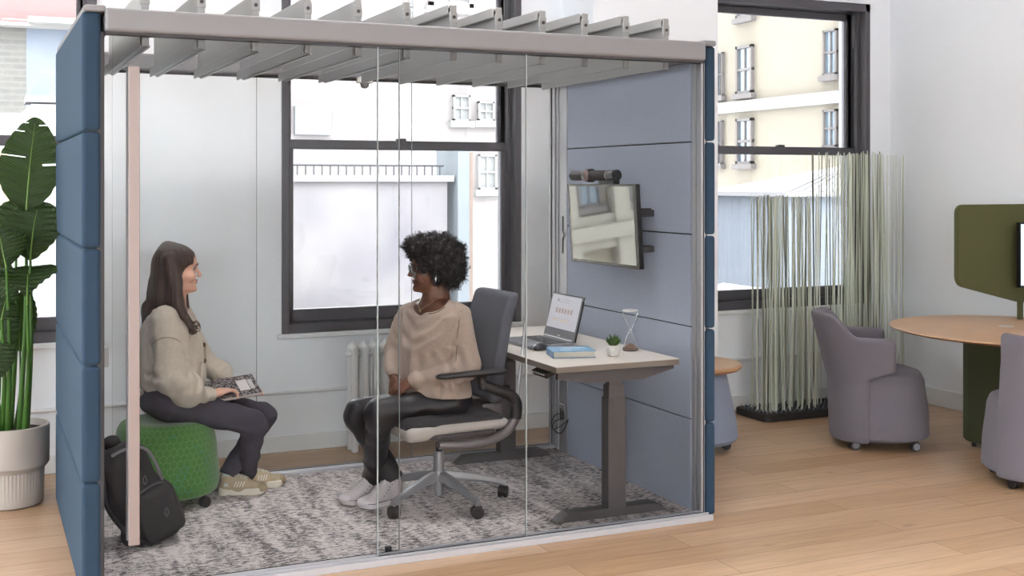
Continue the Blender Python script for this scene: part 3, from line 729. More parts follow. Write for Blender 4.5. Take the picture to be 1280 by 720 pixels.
# ---- laptop ----
lp_s = mat('laptop_silver', (150, 152, 160), .35, metal=.3); lp_d = mat('laptop_dark', (40, 40, 44), .4)
lap = thing('laptop', 'open grey laptop showing a web page with rows of small pictures on the desk', 'laptop', (2.70, 5.65, dz)); LM = Matrix.Translation((2.70, 5.65, dz)) @ Matrix.Rotation(math.radians(0), 4, 'Z')
g = NB(); box(g, (0, 0, .011), (.26, .37, .016), .005, M=LM); lbase = ob('base', g, lp_s, lap)
g = NB(); box(g, (0, 0, .0045), (.25, .36, .007), .003, M=LM); ob('underside', g, lp_d, lbase)
g = NB()
for r in range(5):
    for k in range(15): box(g, (.085-r*.0225, -.155+k*.0222, .0200), (.018, .0175, .003), .001, M=LM, seg=1)
kb = ob('keyboard', g, lp_d, lbase, False); kb['kind'] = 'stuff'
g = NB(); box(g, (-.075, 0, .0193), (.07, .11, .001), M=LM); ob('touchpad', g, mat('touchpad', (128, 132, 142), .3), lbase)
LT = LM @ Matrix.Translation((.128, 0, .018)) @ Matrix.Rotation(math.radians(14), 4, 'Y')
g = NB(); box(g, (0.004, 0, .122), (.008, .37, .24), .003, M=LT); lid = ob('lid', g, lp_d, lap)
g = NB(); box(g, (-.0012, 0, .122), (.003, .362, .232), .002, M=LT); ob('bezel', g, mat('bezel_grey', (96, 96, 102), .3), lid)
g = NB(); box(g, (-.0030, 0, .135), (.001, .335, .196), M=LT); scr = ob('screen', g, emis('laptop_screen', (186, 184, 192), .22), lid)
def deco(name, items, m, par):
    g = NB()
    for (cy, cz, sy, sz) in items: box(g, (-.0038, cy, cz), (.0006, sy, sz), M=LT)
    o = ob(name, g, m, par, False); o['kind'] = 'stuff'; return o
# viewed from the front (looking +X) the +Y side is on the left
deco('page_picture', [(.085-k*.034, .150, .020, .026) for k in range(6)], emis('ui_brown', (166, 148, 140), .2), scr)
deco('page_button', [(.10-k*.034, .098, .022, .006) for k in range(2)]+[(.0-k*.034, .098, .022, .006) for k in range(3)], emis('ui_yellow', (214, 180, 120), .25), scr)
deco('page_text', [(.10-k*.034, .108, .018, .003) for k in range(6)]+[(.09, .205, .03, .014), (.0, .21, .1, .003), (.02, .196, .12, .003), (-.10, .165, .02, .003)], emis('ui_grey', (160, 158, 164), .2), scr)
deco('task_bar', [(0, .046, .335, .018)], emis('ui_dark', (108, 108, 116), .12), scr)
g = NB()
box(g, (-.0036, 0, .020), (.0008, .03, .006), M=LT); ob('maker_mark', g, mat('mark_silver', (190, 190, 196), .3), lid)
g = NB(); cyl(g, LT @ Vector((-.002, -.16, .003)), LT @ Vector((-.002, .16, .003)), .007, seg=12); ob('hinge', g, lp_s, lid)

# ---- mouse / book / succulent / hourglass ----
mp_ = FL(674, 437, dz); mp_.y -= .015; f = U(ell((0, 0, .012), (.052, .031, .024)), ('-', rbox((0, 0, -.05), (.2, .2, .0502), .0), .002))
MM = Matrix.Translation((mp_.x, mp_.y, dz)) @ Matrix.Rotation(math.radians(28), 4, 'Z')
tag(sob('computer_mouse', frameT(f, MM), (mp_.x-.08, mp_.y-.08, dz-.01), (mp_.x+.08, mp_.y+.08, dz+.06), .003, mat('mouse_dark', (58, 60, 70), .3)), 'dark grey computer mouse beside the laptop and book', 'mouse')
BM_ = Matrix.Translation((2.668, 5.195, dz)) @ Matrix.Rotation(math.radians(-15), 4, 'Z')
bk = thing('book', 'thick hardback book with blue cover lying on the desk', 'book', (2.668, 5.195, dz))
g = NB(); bw, bd = .215, .165
box(g, (0, 0, .0325), (bw, bd, .003), .0012, M=BM_); ob('front_cover', g, mat('book_blue', (92, 158, 208), .35, col2=(150, 196, 226), vscale=14), bk)
g = NB(); box(g, (0, 0, .0015), (bw, bd, .003), .0012, M=BM_); box(g, (-bw/2+.002, 0, .017), (.004, bd, .034), .0015, M=BM_); ob('back_cover', g, mat('book_blue_dark', (58, 120, 176), .4), bk)
g = NB(); box(g, (.001, 0, .017), (bw-.012, bd-.01, .028), .001, M=BM_); ob('page_block', g, mat('pages', (226, 220, 206), .8, bump=.4, bscale=90, stretch=(.01, .01, 8)), bk)
g = NB(); box(g, (.02, .03, .0343), (.12, .03, .0005), M=BM_); box(g, (-.03, -.03, .0343), (.06, .035, .0005), M=BM_); ob('cover_print', g, mat('print_pale', (196, 222, 238), .5), bk)['kind'] = 'stuff'
pp = FL(769, 446, dz); pl = thing('succulent', 'small green succulent in a white faceted pot on the desk', 'potted plant', (pp.x, pp.y+.02, dz)); pp = Vector((pp.x, pp.y+.02, dz))
g = NB(); lathe(g, [(0, 0), (.022, 0), (.028, .006), (.035, .028), (.034, .044), (.029, .055), (.026, .055), (.026, .047), (0, .047)], pp, 10); ob('pot', g, mat('white_ceramic', (232, 230, 226), .35), pl, True, ang=15)
g = NB(); cyl(g, pp+Vector((0, 0, .042)), pp+Vector((0, 0, .049)), .026, seg=16); ob('soil', g, mat('soil', (70, 58, 48), .95, bump=.5), pl)
sg = mat('succulent_green', (74, 108, 52), .5, var=.2, vscale=40)
for k in range(22):
    a = k*2.4; el = .35+1.0*(1-k/22); L_ = .056-.012*(k/22); d = Vector((math.cos(a)*math.sin(1.45-el*.9), math.sin(a)*math.sin(1.45-el*.9), math.cos(1.45-el*.9)*.9+.1))
    c0 = pp+Vector((0, 0, .046))+d*.006; g = NB(); pts = [c0, c0+d*L_*.35, c0+d*L_*.75+Vector((0, 0, .002)), c0+d*L_+Vector((0, 0, .005))]
    tube(g, pts, [.003, .0056, .0038, .0004], 6); ob('succulent_leaf', g, sg, pl)
hp = FL(790, 438, dz); hg = thing('hourglass', 'clear glass sand timer with brown sand on the desk by the blue wall', 'sand timer', (hp.x-.01, hp.y, dz)); hp = Vector((hp.x-.01, hp.y, dz))
CG = glass_mat('clear_glass', (.99, .992, .992, 1), .5, 1.15)
BG = bpy.data.materials.new('bulb_glass_painted_edge'); BG.use_nodes = True; nt = BG.node_tree  # white diffuse toward grazing angles paints the bright outlines of the glass
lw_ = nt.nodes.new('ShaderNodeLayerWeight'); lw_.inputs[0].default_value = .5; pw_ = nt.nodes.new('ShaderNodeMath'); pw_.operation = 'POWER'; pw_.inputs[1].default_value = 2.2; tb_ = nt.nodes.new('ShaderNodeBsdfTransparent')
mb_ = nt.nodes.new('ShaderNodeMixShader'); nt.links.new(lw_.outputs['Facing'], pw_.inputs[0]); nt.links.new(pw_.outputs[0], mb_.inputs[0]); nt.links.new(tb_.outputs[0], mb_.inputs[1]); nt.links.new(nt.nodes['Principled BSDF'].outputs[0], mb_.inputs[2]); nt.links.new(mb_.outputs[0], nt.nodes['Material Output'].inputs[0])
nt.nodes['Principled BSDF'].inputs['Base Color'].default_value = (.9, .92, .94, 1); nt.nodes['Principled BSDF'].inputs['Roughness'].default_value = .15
prof = [(.036, .002), (.0405, .010), (.039, .018), (.03, .045), (.018, .075), (.007, .096), (.0035, .102), (.007, .108), (.018, .130), (.030, .160), (.0385, .188), (.0405, .196), (.038, .200)]
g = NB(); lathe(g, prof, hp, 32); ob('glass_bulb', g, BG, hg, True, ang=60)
g = NB(); lathe(g, [(.0375, .198), (.0405, .202), (.0375, .206), (.0345, .202), (.0375, .198)], hp, 32); lathe(g, [(.0005, .0965), (.0065, .0985), (.0075, .102), (.0065, .1055), (.0005, .1075)], hp, 16); ob('glass_rim', g, mat('rim_white', (236, 238, 240), .1), hg)  # rims painted white to stand in for brightly lit glass
g = NB(); lathe(g, [(0, .002), (.034, .002), (.037, .010), (.036, .018), (.028, .024), (.012, .034), (0, .037)], hp, 28); ob('sand', g, mat('sand_brown', (146, 118, 102), .95, var=.1, vscale=200), hg)
g = NB(); lathe(g, [(0, 0), (.036, 0), (.0412, .006), (.0405, .014), (.0385, .014)], hp, 32); ob('base_disc', g, mat('base_taupe', (128, 110, 100), .5), hg)

# ---- TV and video bar ----
TN = PX(797, 285, 3.045); TFv = PX(712, 285, 3.033)   # near and far edges of the screen
tvm = mat('tv_black', (26, 26, 29), .35)
ax = Vector((TN.x-TFv.x, TN.y-TFv.y, 0)); wTV = ax.length; ax.normalize(); zc = 1.375; nv = Vector((-abs(ax.y), ax.x*(1 if ax.y < 0 else -1), 0)).normalized()
if nv.x > 0: nv = -nv
TC = Vector(((TN.x+TFv.x)/2, (TN.y+TFv.y)/2, zc)); tl = math.radians(3.5)
up = (Vector((0, 0, 1))*math.cos(tl)+nv*math.sin(tl)).normalized(); TM = frame3(TC, ax, up)   # local z = screen normal
if (TM.to_3x3() @ Vector((0, 0, 1))).x > 0: TM = frame3(TC, -ax, up)
tv = thing('television', 'black flat screen television on a bracket on the pale blue pod wall', 'television', TC)
hT = .432
g = NB(); box(g, (0, 0, -.014), (wTV, hT, .026), .004, M=TM); box(g, (0, -.02, -.034), (wTV*.55, hT*.5, .018), .008, M=TM); body = ob('casing', g, tvm, tv)
g = NB(); box(g, (0, .002, .0), (wTV-.004, hT-.004, .003), .001, M=TM); ob('bezel', g, mat('tv_bezel', (120, 116, 112), .25, metal=.6), body)
sm = mat('tv_screen', (44, 42, 40), .03, spec=1, ior=2.1)
g = NB(); box(g, (0, .004, .0012), (wTV-.05, hT-.03, .003), M=TM); ob('screen', g, sm, body, False)
g = NB(); wx = ix1-.002
bx(g, wx-.012, wx, TC.y-.14, TC.y+.14, zc-.12, zc+.12, .002, 1); wp = ob('wall_plate', g, blackp, tv)
g = NB()
for z in (zc+.075, zc-.115): bx(g, TC.x+.02, wx-.008, TC.y-.31, TC.y-.29, z-.018, z+.018, .003, 1)
bx(g, TC.x+.035, wx-.004, TC.y-.33, TC.y-.02, zc+.05, zc+.085, .003, 1); bx(g, TC.x+.035, wx-.004, TC.y-.33, TC.y-.02, zc-.13, zc-.1, .003, 1)
ob('mount_arm', g, dgrey, tv)
vb = thing('video_bar', 'black cylindrical video camera bar with round lens on top of the television', 'video camera', TC+Vector((0, 0, hT/2)))
VY = hT/2*math.cos(tl)
bc = Vector((TC.x, TC.y, zc+hT/2+.046))+nv*.02; q0 = PX(716, 220, bc.x); q1 = PX(772, 220, bc.x)
a_ = Vector((q0.x, q0.y, bc.z)); b_ = Vector((q1.x, q1.y, bc.z)); dr = (b_-a_).normalized()
g = NB(); cyl(g, a_, b_-dr*.085, .027, seg=28, bev=.008); cy_ = ob('speaker_tube', g, mat('speaker_mesh', (72, 64, 66), .7, bump=.4, bscale=900), vb)
g = NB(); cyl(g, b_-dr*.088, b_, .0285, seg=28, bev=.007); ob('end_module', g, mat('module_dark', (34, 34, 40), .35), cy_)
g = NB(); cyl(g, b_-dr*.090, b_-dr*.087, .0292, seg=28); ob('accent_ring', g, silver, cy_)
lc = a_+dr*((b_-a_).length*.40); g = NB(); cyl(g, lc-dr*.022, lc+dr*.022, .036, seg=30, bev=.004); hs = ob('camera_collar', g, blackp, vb)
lf = lc+nv*.0; g = NB(); cyl(g, lf+nv*.012-dr*.0, lf+nv*.040, .030, seg=28, bev=.003); ob('lens_housing', g, mat('lens_ring', (176, 150, 150), .3, metal=.3), hs)
g = NB(); cyl(g, lf+nv*.038, lf+nv*.0425, .020, seg=24); ob('lens', g, mat('lens_glass', (70, 56, 66), .08), hs)
g = NB(); M2 = frame3(a_+dr*((b_-a_).length*.82)+Vector((0, 0, -.036)), dr, (0, 0, 1)); box(g, (0, 0, 0), (.16, .022, .04), .006, M=M2); ob('stand_foot', g, blackp, vb)

# ---- plug and looped cable on the rear post ----
cb = thing('power_cable', 'black plug and looped cable hanging from the white pod post', 'cable', PX(702, 520, 3.155))
wall_x = 3.158
def wq(u, v, x=None): return PX(u, v, wall_x if x is None else x)
g = NB(); a = wq(702.5, 513); b2 = wq(702.5, 524); cyl(g, a, b2, .011, .014, seg=14, bev=.002); ob('plug', g, blackp, cb)
g = NB(); tube(g, smooth_path([wq(701, 517), wq(694, 519, 3.15), wq(689.5, 528, 3.13), wq(692, 537, 3.12), wq(699, 541.5, 3.12), wq(705, 537, 3.12), wq(710, 525, 3.13), wq(708, 527, 3.14), wq(700, 533, 3.135), wq(693, 536.5, 3.14), wq(690.5, 533, 3.15), wq(693, 527, 3.15), wq(698, 525, 3.15), wq(702, 524.5, 3.155)], 6), .0028, 6)
ob('cable_loop', g, blackp, cb)

# ---- green hexagon ottoman ----
def hex_mat():
    m = bpy.data.materials.new('green_hex'); m.use_nodes = True; nt = m.node_tree; N = nt.nodes; L = nt.links; bs = N['Principled BSDF']
    tc = N.new('ShaderNodeTexCoord'); sp = N.new('ShaderNodeSeparateXYZ'); L.new(tc.outputs['Object'], sp.inputs[0])
    def ma(op, *x):
        n = N.new('ShaderNodeMath'); n.operation = op
        for i, q in enumerate(x):
            if isinstance(q, (int, float)): n.inputs[i].default_value = q
            else: L.new(q, n.inputs[i])
        return n.outputs[0]
    ang = ma('ARCTAN2', sp.outputs[1], sp.outputs[0]); S = 1/.034
    X = ma('MULTIPLY', ang, .262*S); Y = ma('MULTIPLY', sp.outputs[2], S)
    def hexd(ox, oy):   # distance to the nearest centre of one of the two rectangular lattices
        fx = ma('SUBTRACT', ma('FRACT', ma('ADD', X, ox)), .5); fy = ma('MULTIPLY', ma('SUBTRACT', ma('FRACT', ma('ADD', ma('DIVIDE', Y, 1.7320508), oy)), .5), 1.7320508)
        axx = ma('ABSOLUTE', fx); ayy = ma('ABSOLUTE', fy)
        return ma('MAXIMUM', axx, ma('ADD', ma('MULTIPLY', axx, .5), ma('MULTIPLY', ayy, .8660254)))
    h = ma('MINIMUM', hexd(0, 0), hexd(.5, .5))
    line = ma('GREATER_THAN', h, .455)
    n = N.new('ShaderNodeTexNoise'); n.inputs['Scale'].default_value = 9; L.new(tc.outputs['Object'], n.inputs['Vector'])
    blue = ma('GREATER_THAN', n.outputs['Fac'], .58)
    base = N.new('ShaderNodeMix'); base.data_type = 'RGBA'; n2 = N.new('ShaderNodeTexNoise'); n2.inputs['Scale'].default_value = 180; L.new(tc.outputs['Object'], n2.inputs['Vector'])
    L.new(n2.outputs['Fac'], base.inputs[0]); base.inputs[6].default_value = srgb(56, 108, 40); base.inputs[7].default_value = srgb(88, 142, 62)
    lc_ = N.new('ShaderNodeMix'); lc_.data_type = 'RGBA'; L.new(blue, lc_.inputs[0]); lc_.inputs[6].default_value = srgb(128, 176, 112); lc_.inputs[7].default_value = srgb(70, 168, 168)
    fin = N.new('ShaderNodeMix'); fin.data_type = 'RGBA'; L.new(ma('MULTIPLY', line, .4), fin.inputs[0]); L.new(base.outputs[2], fin.inputs[6]); L.new(lc_.outputs[2], fin.inputs[7])
    L.new(fin.outputs[2], bs.inputs['Base Color']); bs.inputs['Roughness'].default_value = .9; bs.inputs['Sheen Weight'].default_value = .3
    bp = N.new('ShaderNodeBump'); bp.inputs['Strength'].default_value = .3; bp.inputs['Distance'].default_value = .004; L.new(n2.outputs['Fac'], bp.inputs['Height']); L.new(bp.outputs[0], bs.inputs['Normal'])
    return m
OX, OY = .868, 6.09
ot = thing('ottoman', 'round green hexagon patterned pouf on castors under the seated woman', 'ottoman', (OX, OY, .012))
f = zloft([(.062, .225, -.225, .225), (.075, .252, -.252, .252), (.12, .262, -.262, .262), (.30, .248, -.248, .248), (.385, .232, -.232, .232), (.42, .215, -.215, .215), (.437, .18, -.18, .18)], 0, (OX, OY), 2, .03)
ob('upholstery', sdf_mesh('upholstery', U(f, ('-', ell((OX, OY, .52), (.26, .24, .10)), .05)), (OX-.3, OY-.3, .04), (OX+.3, OY+.3, .48), .008), hex_mat(), ot)
for (u, v, hh) in ((256, 637, None), (222, 655, 1)):
    p = FL(u, v); 
    caster(ot, p.x, p.y+(.02 if hh else 0), .026 if not hh else .028, .4, dgrey if not hh else wheelg, .016, False if hh else True, .08, hub=None if not hh else wheelg, z0=.012)
for a in (1.4, 2.7): caster(ot, OX+.18*math.cos(a), OY+.18*math.sin(a), .026, a, dgrey, .016, z0=.012)

# ---- radiator ----
rad = thing('radiator', 'white cast iron radiator under the centre window', 'radiator', (2.45, 6.9, 0)); rw = mat('radiator_white', (255, 255, 255), .45, bump=.15, bscale=60)
rx = PY(440, 500, 6.86).x
for k in range(13):
    x = rx+k*.0655; f = U(cap((x, 6.80, .14), (x, 6.80, .60), .021), (cap((x, 6.88, .14), (x, 6.88, .60), .021), .02), (cap((x, 6.80, .61), (x, 6.88, .61), .024), .01), (cap((x, 6.84, .62), (x, 6.84, .66), .016, .004), .03), (cap((x, 6.80, .13), (x, 6.88, .13), .024), .01), (cap((x-.033, 6.84, .58), (x+.033, 6.84, .58), .016), .008), (cap((x-.033, 6.84, .15), (x+.033, 6.84, .15), .016), .008))
    if k in (0, 12): f = U(f, (cap((x, 6.80, .12), (x, 6.80, .012), .016, .022), .01), (cap((x, 6.88, .12), (x, 6.88, .012), .016, .022), .01))
    if k < 1 or k == 12: me = sdf_mesh('section', f, (x-.06, 6.74, 0), (x+.06, 6.94, .7), .006); o_ = ob('section', me, rw, rad, True, None, 80)
    elif k == 1: me = sdf_mesh('section', f, (x-.06, 6.74, .05), (x+.06, 6.94, .7), .006); o1 = ob('section', me, rw, rad, True, None, 80)
    else:
        o2 = o1.copy(); C.objects.link(o2); o2.location.x = (k-1)*.0655

# ---- reed screen ----
rs = thing('reed_screen', 'room divider of upright pale green reeds in a low black base by the right window', 'room divider', (5.45, 6.69, 0))
g = NB(); t = NB(); prism(t, rrect(1.34, .37, .05), .045, None, .004); merge(g, t, Matrix.Translation((5.46, 6.685, .004))); base = ob('base', g, mat('base_black', (46, 44, 44), .6), rs)
g = NB()
for i in range(34):
    for j in range(8):
        c = (4.83+i*.0385, 6.54+j*.042, .052); cyl(g, c, (c[0], c[1], .064), .007, .004, seg=6)
ob('reed_socket', g, mat('socket_grey', (110, 116, 124), .5), base)['kind'] = 'stuff'
reeds = [mat('reed_pale', (238, 244, 230), .5), mat('reed_mid', (204, 212, 194), .5), mat('reed_dark', (132, 132, 116), .5)]
def reed(g, x, y, h):
    dx_, dy_ = rnd.gauss(0, .014), rnd.gauss(0, .014); b_ = rnd.gauss(0, .01)
    tube(g, [(x, y, .055), (x+dx_*.5+b_, y+dy_*.5, h*.5), (x+dx_, y+dy_, h)], [.0045, .0042, .0035], 5)
pts = []
for i in range(165):
    tall = i >= 78; x = rnd.uniform(4.84, 5.36) if not tall else rnd.uniform(5.30, 6.03)
    if tall and rnd.random() < .5: x = rnd.uniform(5.5, 5.98)
    pts.append((x, rnd.uniform(6.54, 6.84), (1.80+rnd.gauss(0, .012)) if tall else 1.495+rnd.gauss(0, .012)))
pts += [(6.09, 6.66, 1.80), (6.07, 6.6, 1.80), (6.02, 6.57, 1.79)]
pts.sort(key=lambda p: p[1])
for i, p in enumerate(pts[:100]): g = NB(); reed(g, *p); ob('reed', g, reeds[rnd.choice((0, 0, 0, 1, 1, 2))], rs)
for mi in range(3):
    g = NB()
    for p in pts[100+mi::3]: reed(g, *p)
    ob('reeds', g, reeds[mi], rs)['kind'] = 'stuff'

# ---- tub chairs ----
tubm = mat('tub_fabric', (122, 118, 127), .95, var=.12, vscale=320, bump=.3, bscale=600, sheen=.2); tubin = mat('tub_fabric_blue', (112, 134, 168), .95, var=.10, vscale=320, bump=.3, bscale=600, sheen=.2)
def make_tub(label, arms, shell_m, seat_m, wheel):
    t = thing('tub_chair', label, 'chair', (0, 0, 0))
    seat = zloft([(.055, .28, -.22, .25), (.075, .312, -.25, .28), (.2, .31, -.25, .275), (.40, .285, -.235, .255), (.45, .265, -.225, .24), (.475, .21, -.19, .20)], 0, (0, 0), 2.3, .02)
    def shell(p):
        x, y, z = p[:, 0], p[:, 1], p[:, 2]
        up_ = np.clip((z-.40)/.42, 0, 1.3); lo_ = np.clip((.40-z)/.34, 0, 1)
        back = -(.285-.012*lo_+.105*up_); wd_ = (.282 if arms else .275)+.012*lo_+(.03 if arms else -.02)*np.clip(up_*1.6, 0, 1)
        cx = -.02; rf = cx-back
        k = (np.abs((x-cx)/rf)**2.3+np.abs(y/wd_)**2.3)**(1/2.3)
        kin = np.where(x > cx, np.abs(y/wd_), k)
        d = (kin-1)*np.minimum(rf, wd_)
        th = .058-.008*up_
        d = smax(d, -(d+th), .022)
        s = np.clip((x+.29)/.17, 0, 1); s = s*s*(3-2*s); ztop = .815-(.13*s+.02*np.clip(x+.1, 0, 1) if arms else 0*s)
        d = smax(d, z-ztop, .035)
        fe = -.06+.15*np.clip((z-.43)/.05, 0, 1) if arms else -.10+0*z
        d = smax(d, x-fe, .03)
        return smax(d, .05-z, .02)
    ob('back_shell', sdf_mesh('back_shell', shell, (-.47, -.40, .03), (.25, .40, .86), .008, sm=2), shell_m, t, True, ang=80)
    ob('seat', sdf_mesh('seat', seat, (-.3, -.32, .03), (.36, .32, .52), .009, sm=1), seat_m, t, True, ang=80)
    g = NB(); cyl(g, (0, 0, .045), (0, 0, .07), .21, seg=32); ob('base_plate', g, blackp, t)
    for (x, y) in ((.21, -.17), (.21, .17), (-.14, -.19), (-.14, .19)): caster(t, x, y, .029, .35, wheel[0], .018, True, .07, hub=wheel[1])
    return t
c1 = make_tub('grey fabric tub chair with low arms beside the reed screen', True, tubm, tubm, (dgrey, wheelg))
c1.location = (5.03, 5.72, 0); c1.rotation_euler = (0, 0, math.radians(-35))
c2 = make_tub('armless grey fabric chair cut off by the right edge, its back to the camera', False, tubm, tubm, (blackp, None))
c2.location = (5.185, 4.62, 0); c2.rotation_euler = (0, 0, math.radians(62))

# ---- round side table with fabric cone ----
oak = mat('oak_top', (206, 166, 128), .4, var=.08, vscale=5, stretch=(1, 9, 1)); oake = mat('oak_edge', (192, 132, 88), .5)
conef = mat('cone_fabric', (146, 156, 178), .95, var=.1, vscale=320, bump=.3, bscale=600)
tcx, tcy = 3.93, 6.06
st = thing('side_table', 'small round oak topped side table on blue grey fabric cone behind the pod', 'side table', (tcx, tcy, 0))
g = NB(); cyl(g, (tcx, tcy, .498), (tcx, tcy, .520), .295, seg=64, bev=.005); ob('tabletop', g, oak, st)
g = NB(); cyl(g, (tcx, tcy, .484), (tcx, tcy, .498), .275, .292, seg=64); ob('top_edge', g, oake, st)
g = NB(); lathe(g, [(0, .06), (.25, .06), (.272, .085), (.262, .18), (.205, .45), (.198, .478), (0, .484)], (tcx, tcy, 0), 48); ob('cone_base', g, conef, st)
for a in (-.5, .9, 2.4, 3.9): caster(st, tcx+.2*math.cos(a), tcy+.2*math.sin(a), .028, .3+a, blackp, .018, True, .07)

# ---- big round table with privacy screen and monitor ----
bcx, bcy = 5.60, 5.15
bt = thing('round_table', 'large round oak meeting table on dark green upholstered base at right', 'table', (bcx, bcy, 0))
tabs = lambda g: bmesh.ops.scale(g, vec=(.68/.748, .775/.748, 1), space=Matrix.Translation((-bcx, -bcy, 0)), verts=g.verts)
g = NB(); lathe(g, [(0, .712), (.70, .712), (.742, .724), (.748, .730), (.744, .735), (0, .735)], (bcx, bcy, 0), 96); tabs(g); ob('tabletop', g, oak, bt, ang=25)
g = NB(); lathe(g, [(0, .700), (.62, .700), (.735, .719), (.70, .7125), (0, .7125)], (bcx, bcy, 0), 96); tabs(g); ob('underside', g, oake, bt, ang=25)
olive = mat('olive_fabric', (66, 70, 44), .95, var=.12, vscale=300, bump=.3, bscale=600, sheen=.15)
g = NB(); t = NB(); prism(t, rrect(.50, .44, .12, 8), .665, None, .012); merge(g, t, Matrix.Translation((5.72, 5.30, .035))); ob('pedestal', g, olive, bt)
for (x, y) in ((5.53, 5.42), (5.55, 5.14), (5.93, 5.14), (5.93, 5.44)): g = NB(); cyl(g, (x, y, 0), (x, y, .04), .014, seg=12); ob('glide', g, blackp, bt)
q = FL(1258, 408, .735); g = NB(); cyl(g, (q.x, q.y, .735), (q.x, q.y, .738), .045, seg=32, bev=.001); ob('cable_grommet', g, mat('grommet', (222, 220, 218), .4), bt)
olive2 = mat('olive_screen_fabric', (86, 88, 50), .95, var=.12, vscale=300, bump=.3, bscale=600, sheen=.15)
scn = thing('privacy_screen', 'olive green fabric privacy screen standing on the round table', 'privacy screen', (5.9, 5.5, .735))
YS = 5.50; pa = PY(1197, 256, YS); zt_ = pa.z; x0_ = pa.x
g = NB(); oy = 0
outl = []
for (x, z, r) in ((x0_, zt_, .06), (x0_, PY(1199, 357, YS).z, .06), (PY(1276, 377, YS).x+.02, PY(1276, 379, YS).z, .05), (6.17, .86, .06), (6.17, zt_, .06)): outl.append((x, z, r))
def rounded(pl):
    out = []; n = len(pl)
    for i in range(n):
        p = Vector(pl[i][:2]); a = Vector(pl[i-1][:2]); b = Vector(pl[(i+1) % n][:2]); r = pl[i][2]
        u = (a-p).normalized(); w = (b-p).normalized(); s = p+u*r; e = p+w*r
        for k in range(7): t_ = k/6; out.append(tuple(s*(1-t_)**2+p*2*t_*(1-t_)+e*t_*t_))
    return out
prism(g, rounded(outl), .035, Matrix.Translation((0, YS+.035, 0)) @ Matrix.Rotation(PI/2, 4, 'X'), .006); ob('fabric_panel', g, olive2, scn)
g = NB(); sx = PY(1280, 380, YS).x+.02; bx(g, sx-.018, 6.0, YS+.005, YS+.03, .735, .92, .006, 2); ob('stem', g, olive2, scn)
mo = thing('monitor', 'monitor with light blue screen cut off by the right picture edge', 'monitor', (6.0, 5.4, .735))
YM = 5.415; m0 = PY(1275.5, 278, YM); m1 = PY(1275.5, 360, YM)
g = NB(); bx(g, m0.x, m0.x+.44, YM, YM+.03, m1.z, m0.z, .004, 2); mc = ob('casing', g, tvm, mo)
g = NB(); bx(g, m0.x+.005, m0.x+.435, YM-.002, YM+.001, m1.z+.015, m0.z-.012); ob('screen', g, emis('monitor_screen', (176, 200, 232), .9), mc)
g = NB(); bx(g, m0.x+.20, m0.x+.24, YM+.031, YM+.05, .745, m0.z-.1, .004, 1); ob('stand', g, silver, mo)
g = NB(); bx(g, m0.x+.12, m0.x+.32, YM-.07, YM+.08, .7365, .748, .003, 1); ob('stand_foot', g, silver, mo)

# ---- potted bird of paradise ----
ptx, pty = .168, 6.43
tp = thing('potted_plant', 'tall bird of paradise plant in a ribbed pale pot left of the pod', 'potted plant', (ptx, pty, 0))
g = NB(); lathe(g, [(0, 0), (.140, 0), (.148, .006), (.154, .012), (.158, .17), (.160, .178), (.176, .196), (.181, .205), (.183, .385), (.180, .393), (.168, .395), (.162, .36), (0, .355)], (ptx, pty, 0), 112, flute=(.004, 3, 8)); ob('pot', g, mat('pot_clay', (206, 198, 190), .7), tp, True, ang=50)
g = NB(); cyl(g, (ptx, pty, .352), (ptx, pty, .362), .163, seg=32); ob('soil', g, MATS['soil'], tp)
def leaf_mat():
    m = bpy.data.materials.new('banana_leaf'); m.use_nodes = True; nt = m.node_tree; N = nt.nodes; L = nt.links; bs = N['Principled BSDF']
    uv = N.new('ShaderNodeUVMap'); uv.uv_map = 'UVMap'; w = N.new('ShaderNodeTexWave'); w.wave_type = 'BANDS'; w.bands_direction = 'Y'; w.inputs['Scale'].default_value = 12; w.inputs['Distortion'].default_value = 1.4; w.inputs['Detail'].default_value = 2; w.inputs['Detail Scale'].default_value = .6
    sp = N.new('ShaderNodeSeparateXYZ'); L.new(uv.outputs[0], sp.inputs[0]); ab = N.new('ShaderNodeMath'); ab.operation = 'ABSOLUTE'; L.new(sp.outputs[0], ab.inputs[0])
    sk_ = N.new('ShaderNodeMath'); sk_.operation = 'MULTIPLY_ADD'; sk_.inputs[1].default_value = -.12; L.new(ab.outputs[0], sk_.inputs[0]); L.new(sp.outputs[1], sk_.inputs[2])
    cb_ = N.new('ShaderNodeCombineXYZ'); L.new(sk_.outputs[0], cb_.inputs[1]); L.new(cb_.outputs[0], w.inputs['Vector'])
    mx = N.new('ShaderNodeMix'); mx.data_type = 'RGBA'; L.new(w.outputs['Fac'], mx.inputs[0]); mx.inputs[6].default_value = srgb(36, 62, 26); mx.inputs[7].default_value = srgb(58, 92, 36)
    L.new(mx.outputs[2], bs.inputs['Base Color']); bs.inputs['Roughness'].default_value = .42
    tr_ = N.new('ShaderNodeBsdfTranslucent'); tr_.inputs[0].default_value = srgb(110, 150, 40); ms = N.new('ShaderNodeMixShader'); ms.inputs[0].default_value = .13
    L.new(bs.outputs[0], ms.inputs[1]); L.new(tr_.outputs[0], ms.inputs[2]); L.new(ms.outputs[0], N['Material Output'].inputs[0])
    bp = N.new('ShaderNodeBump'); bp.inputs['Strength'].default_value = .35; bp.inputs['Distance'].default_value = .01; L.new(w.outputs['Fac'], bp.inputs['Height']); L.new(bp.outputs[0], bs.inputs['Normal'])
    return m
LFM = leaf_mat(); RIB = mat('leaf_rib', (112, 150, 62), .5); STM = mat('stem_green', (70, 116, 40), .5, var=.15, vscale=8)
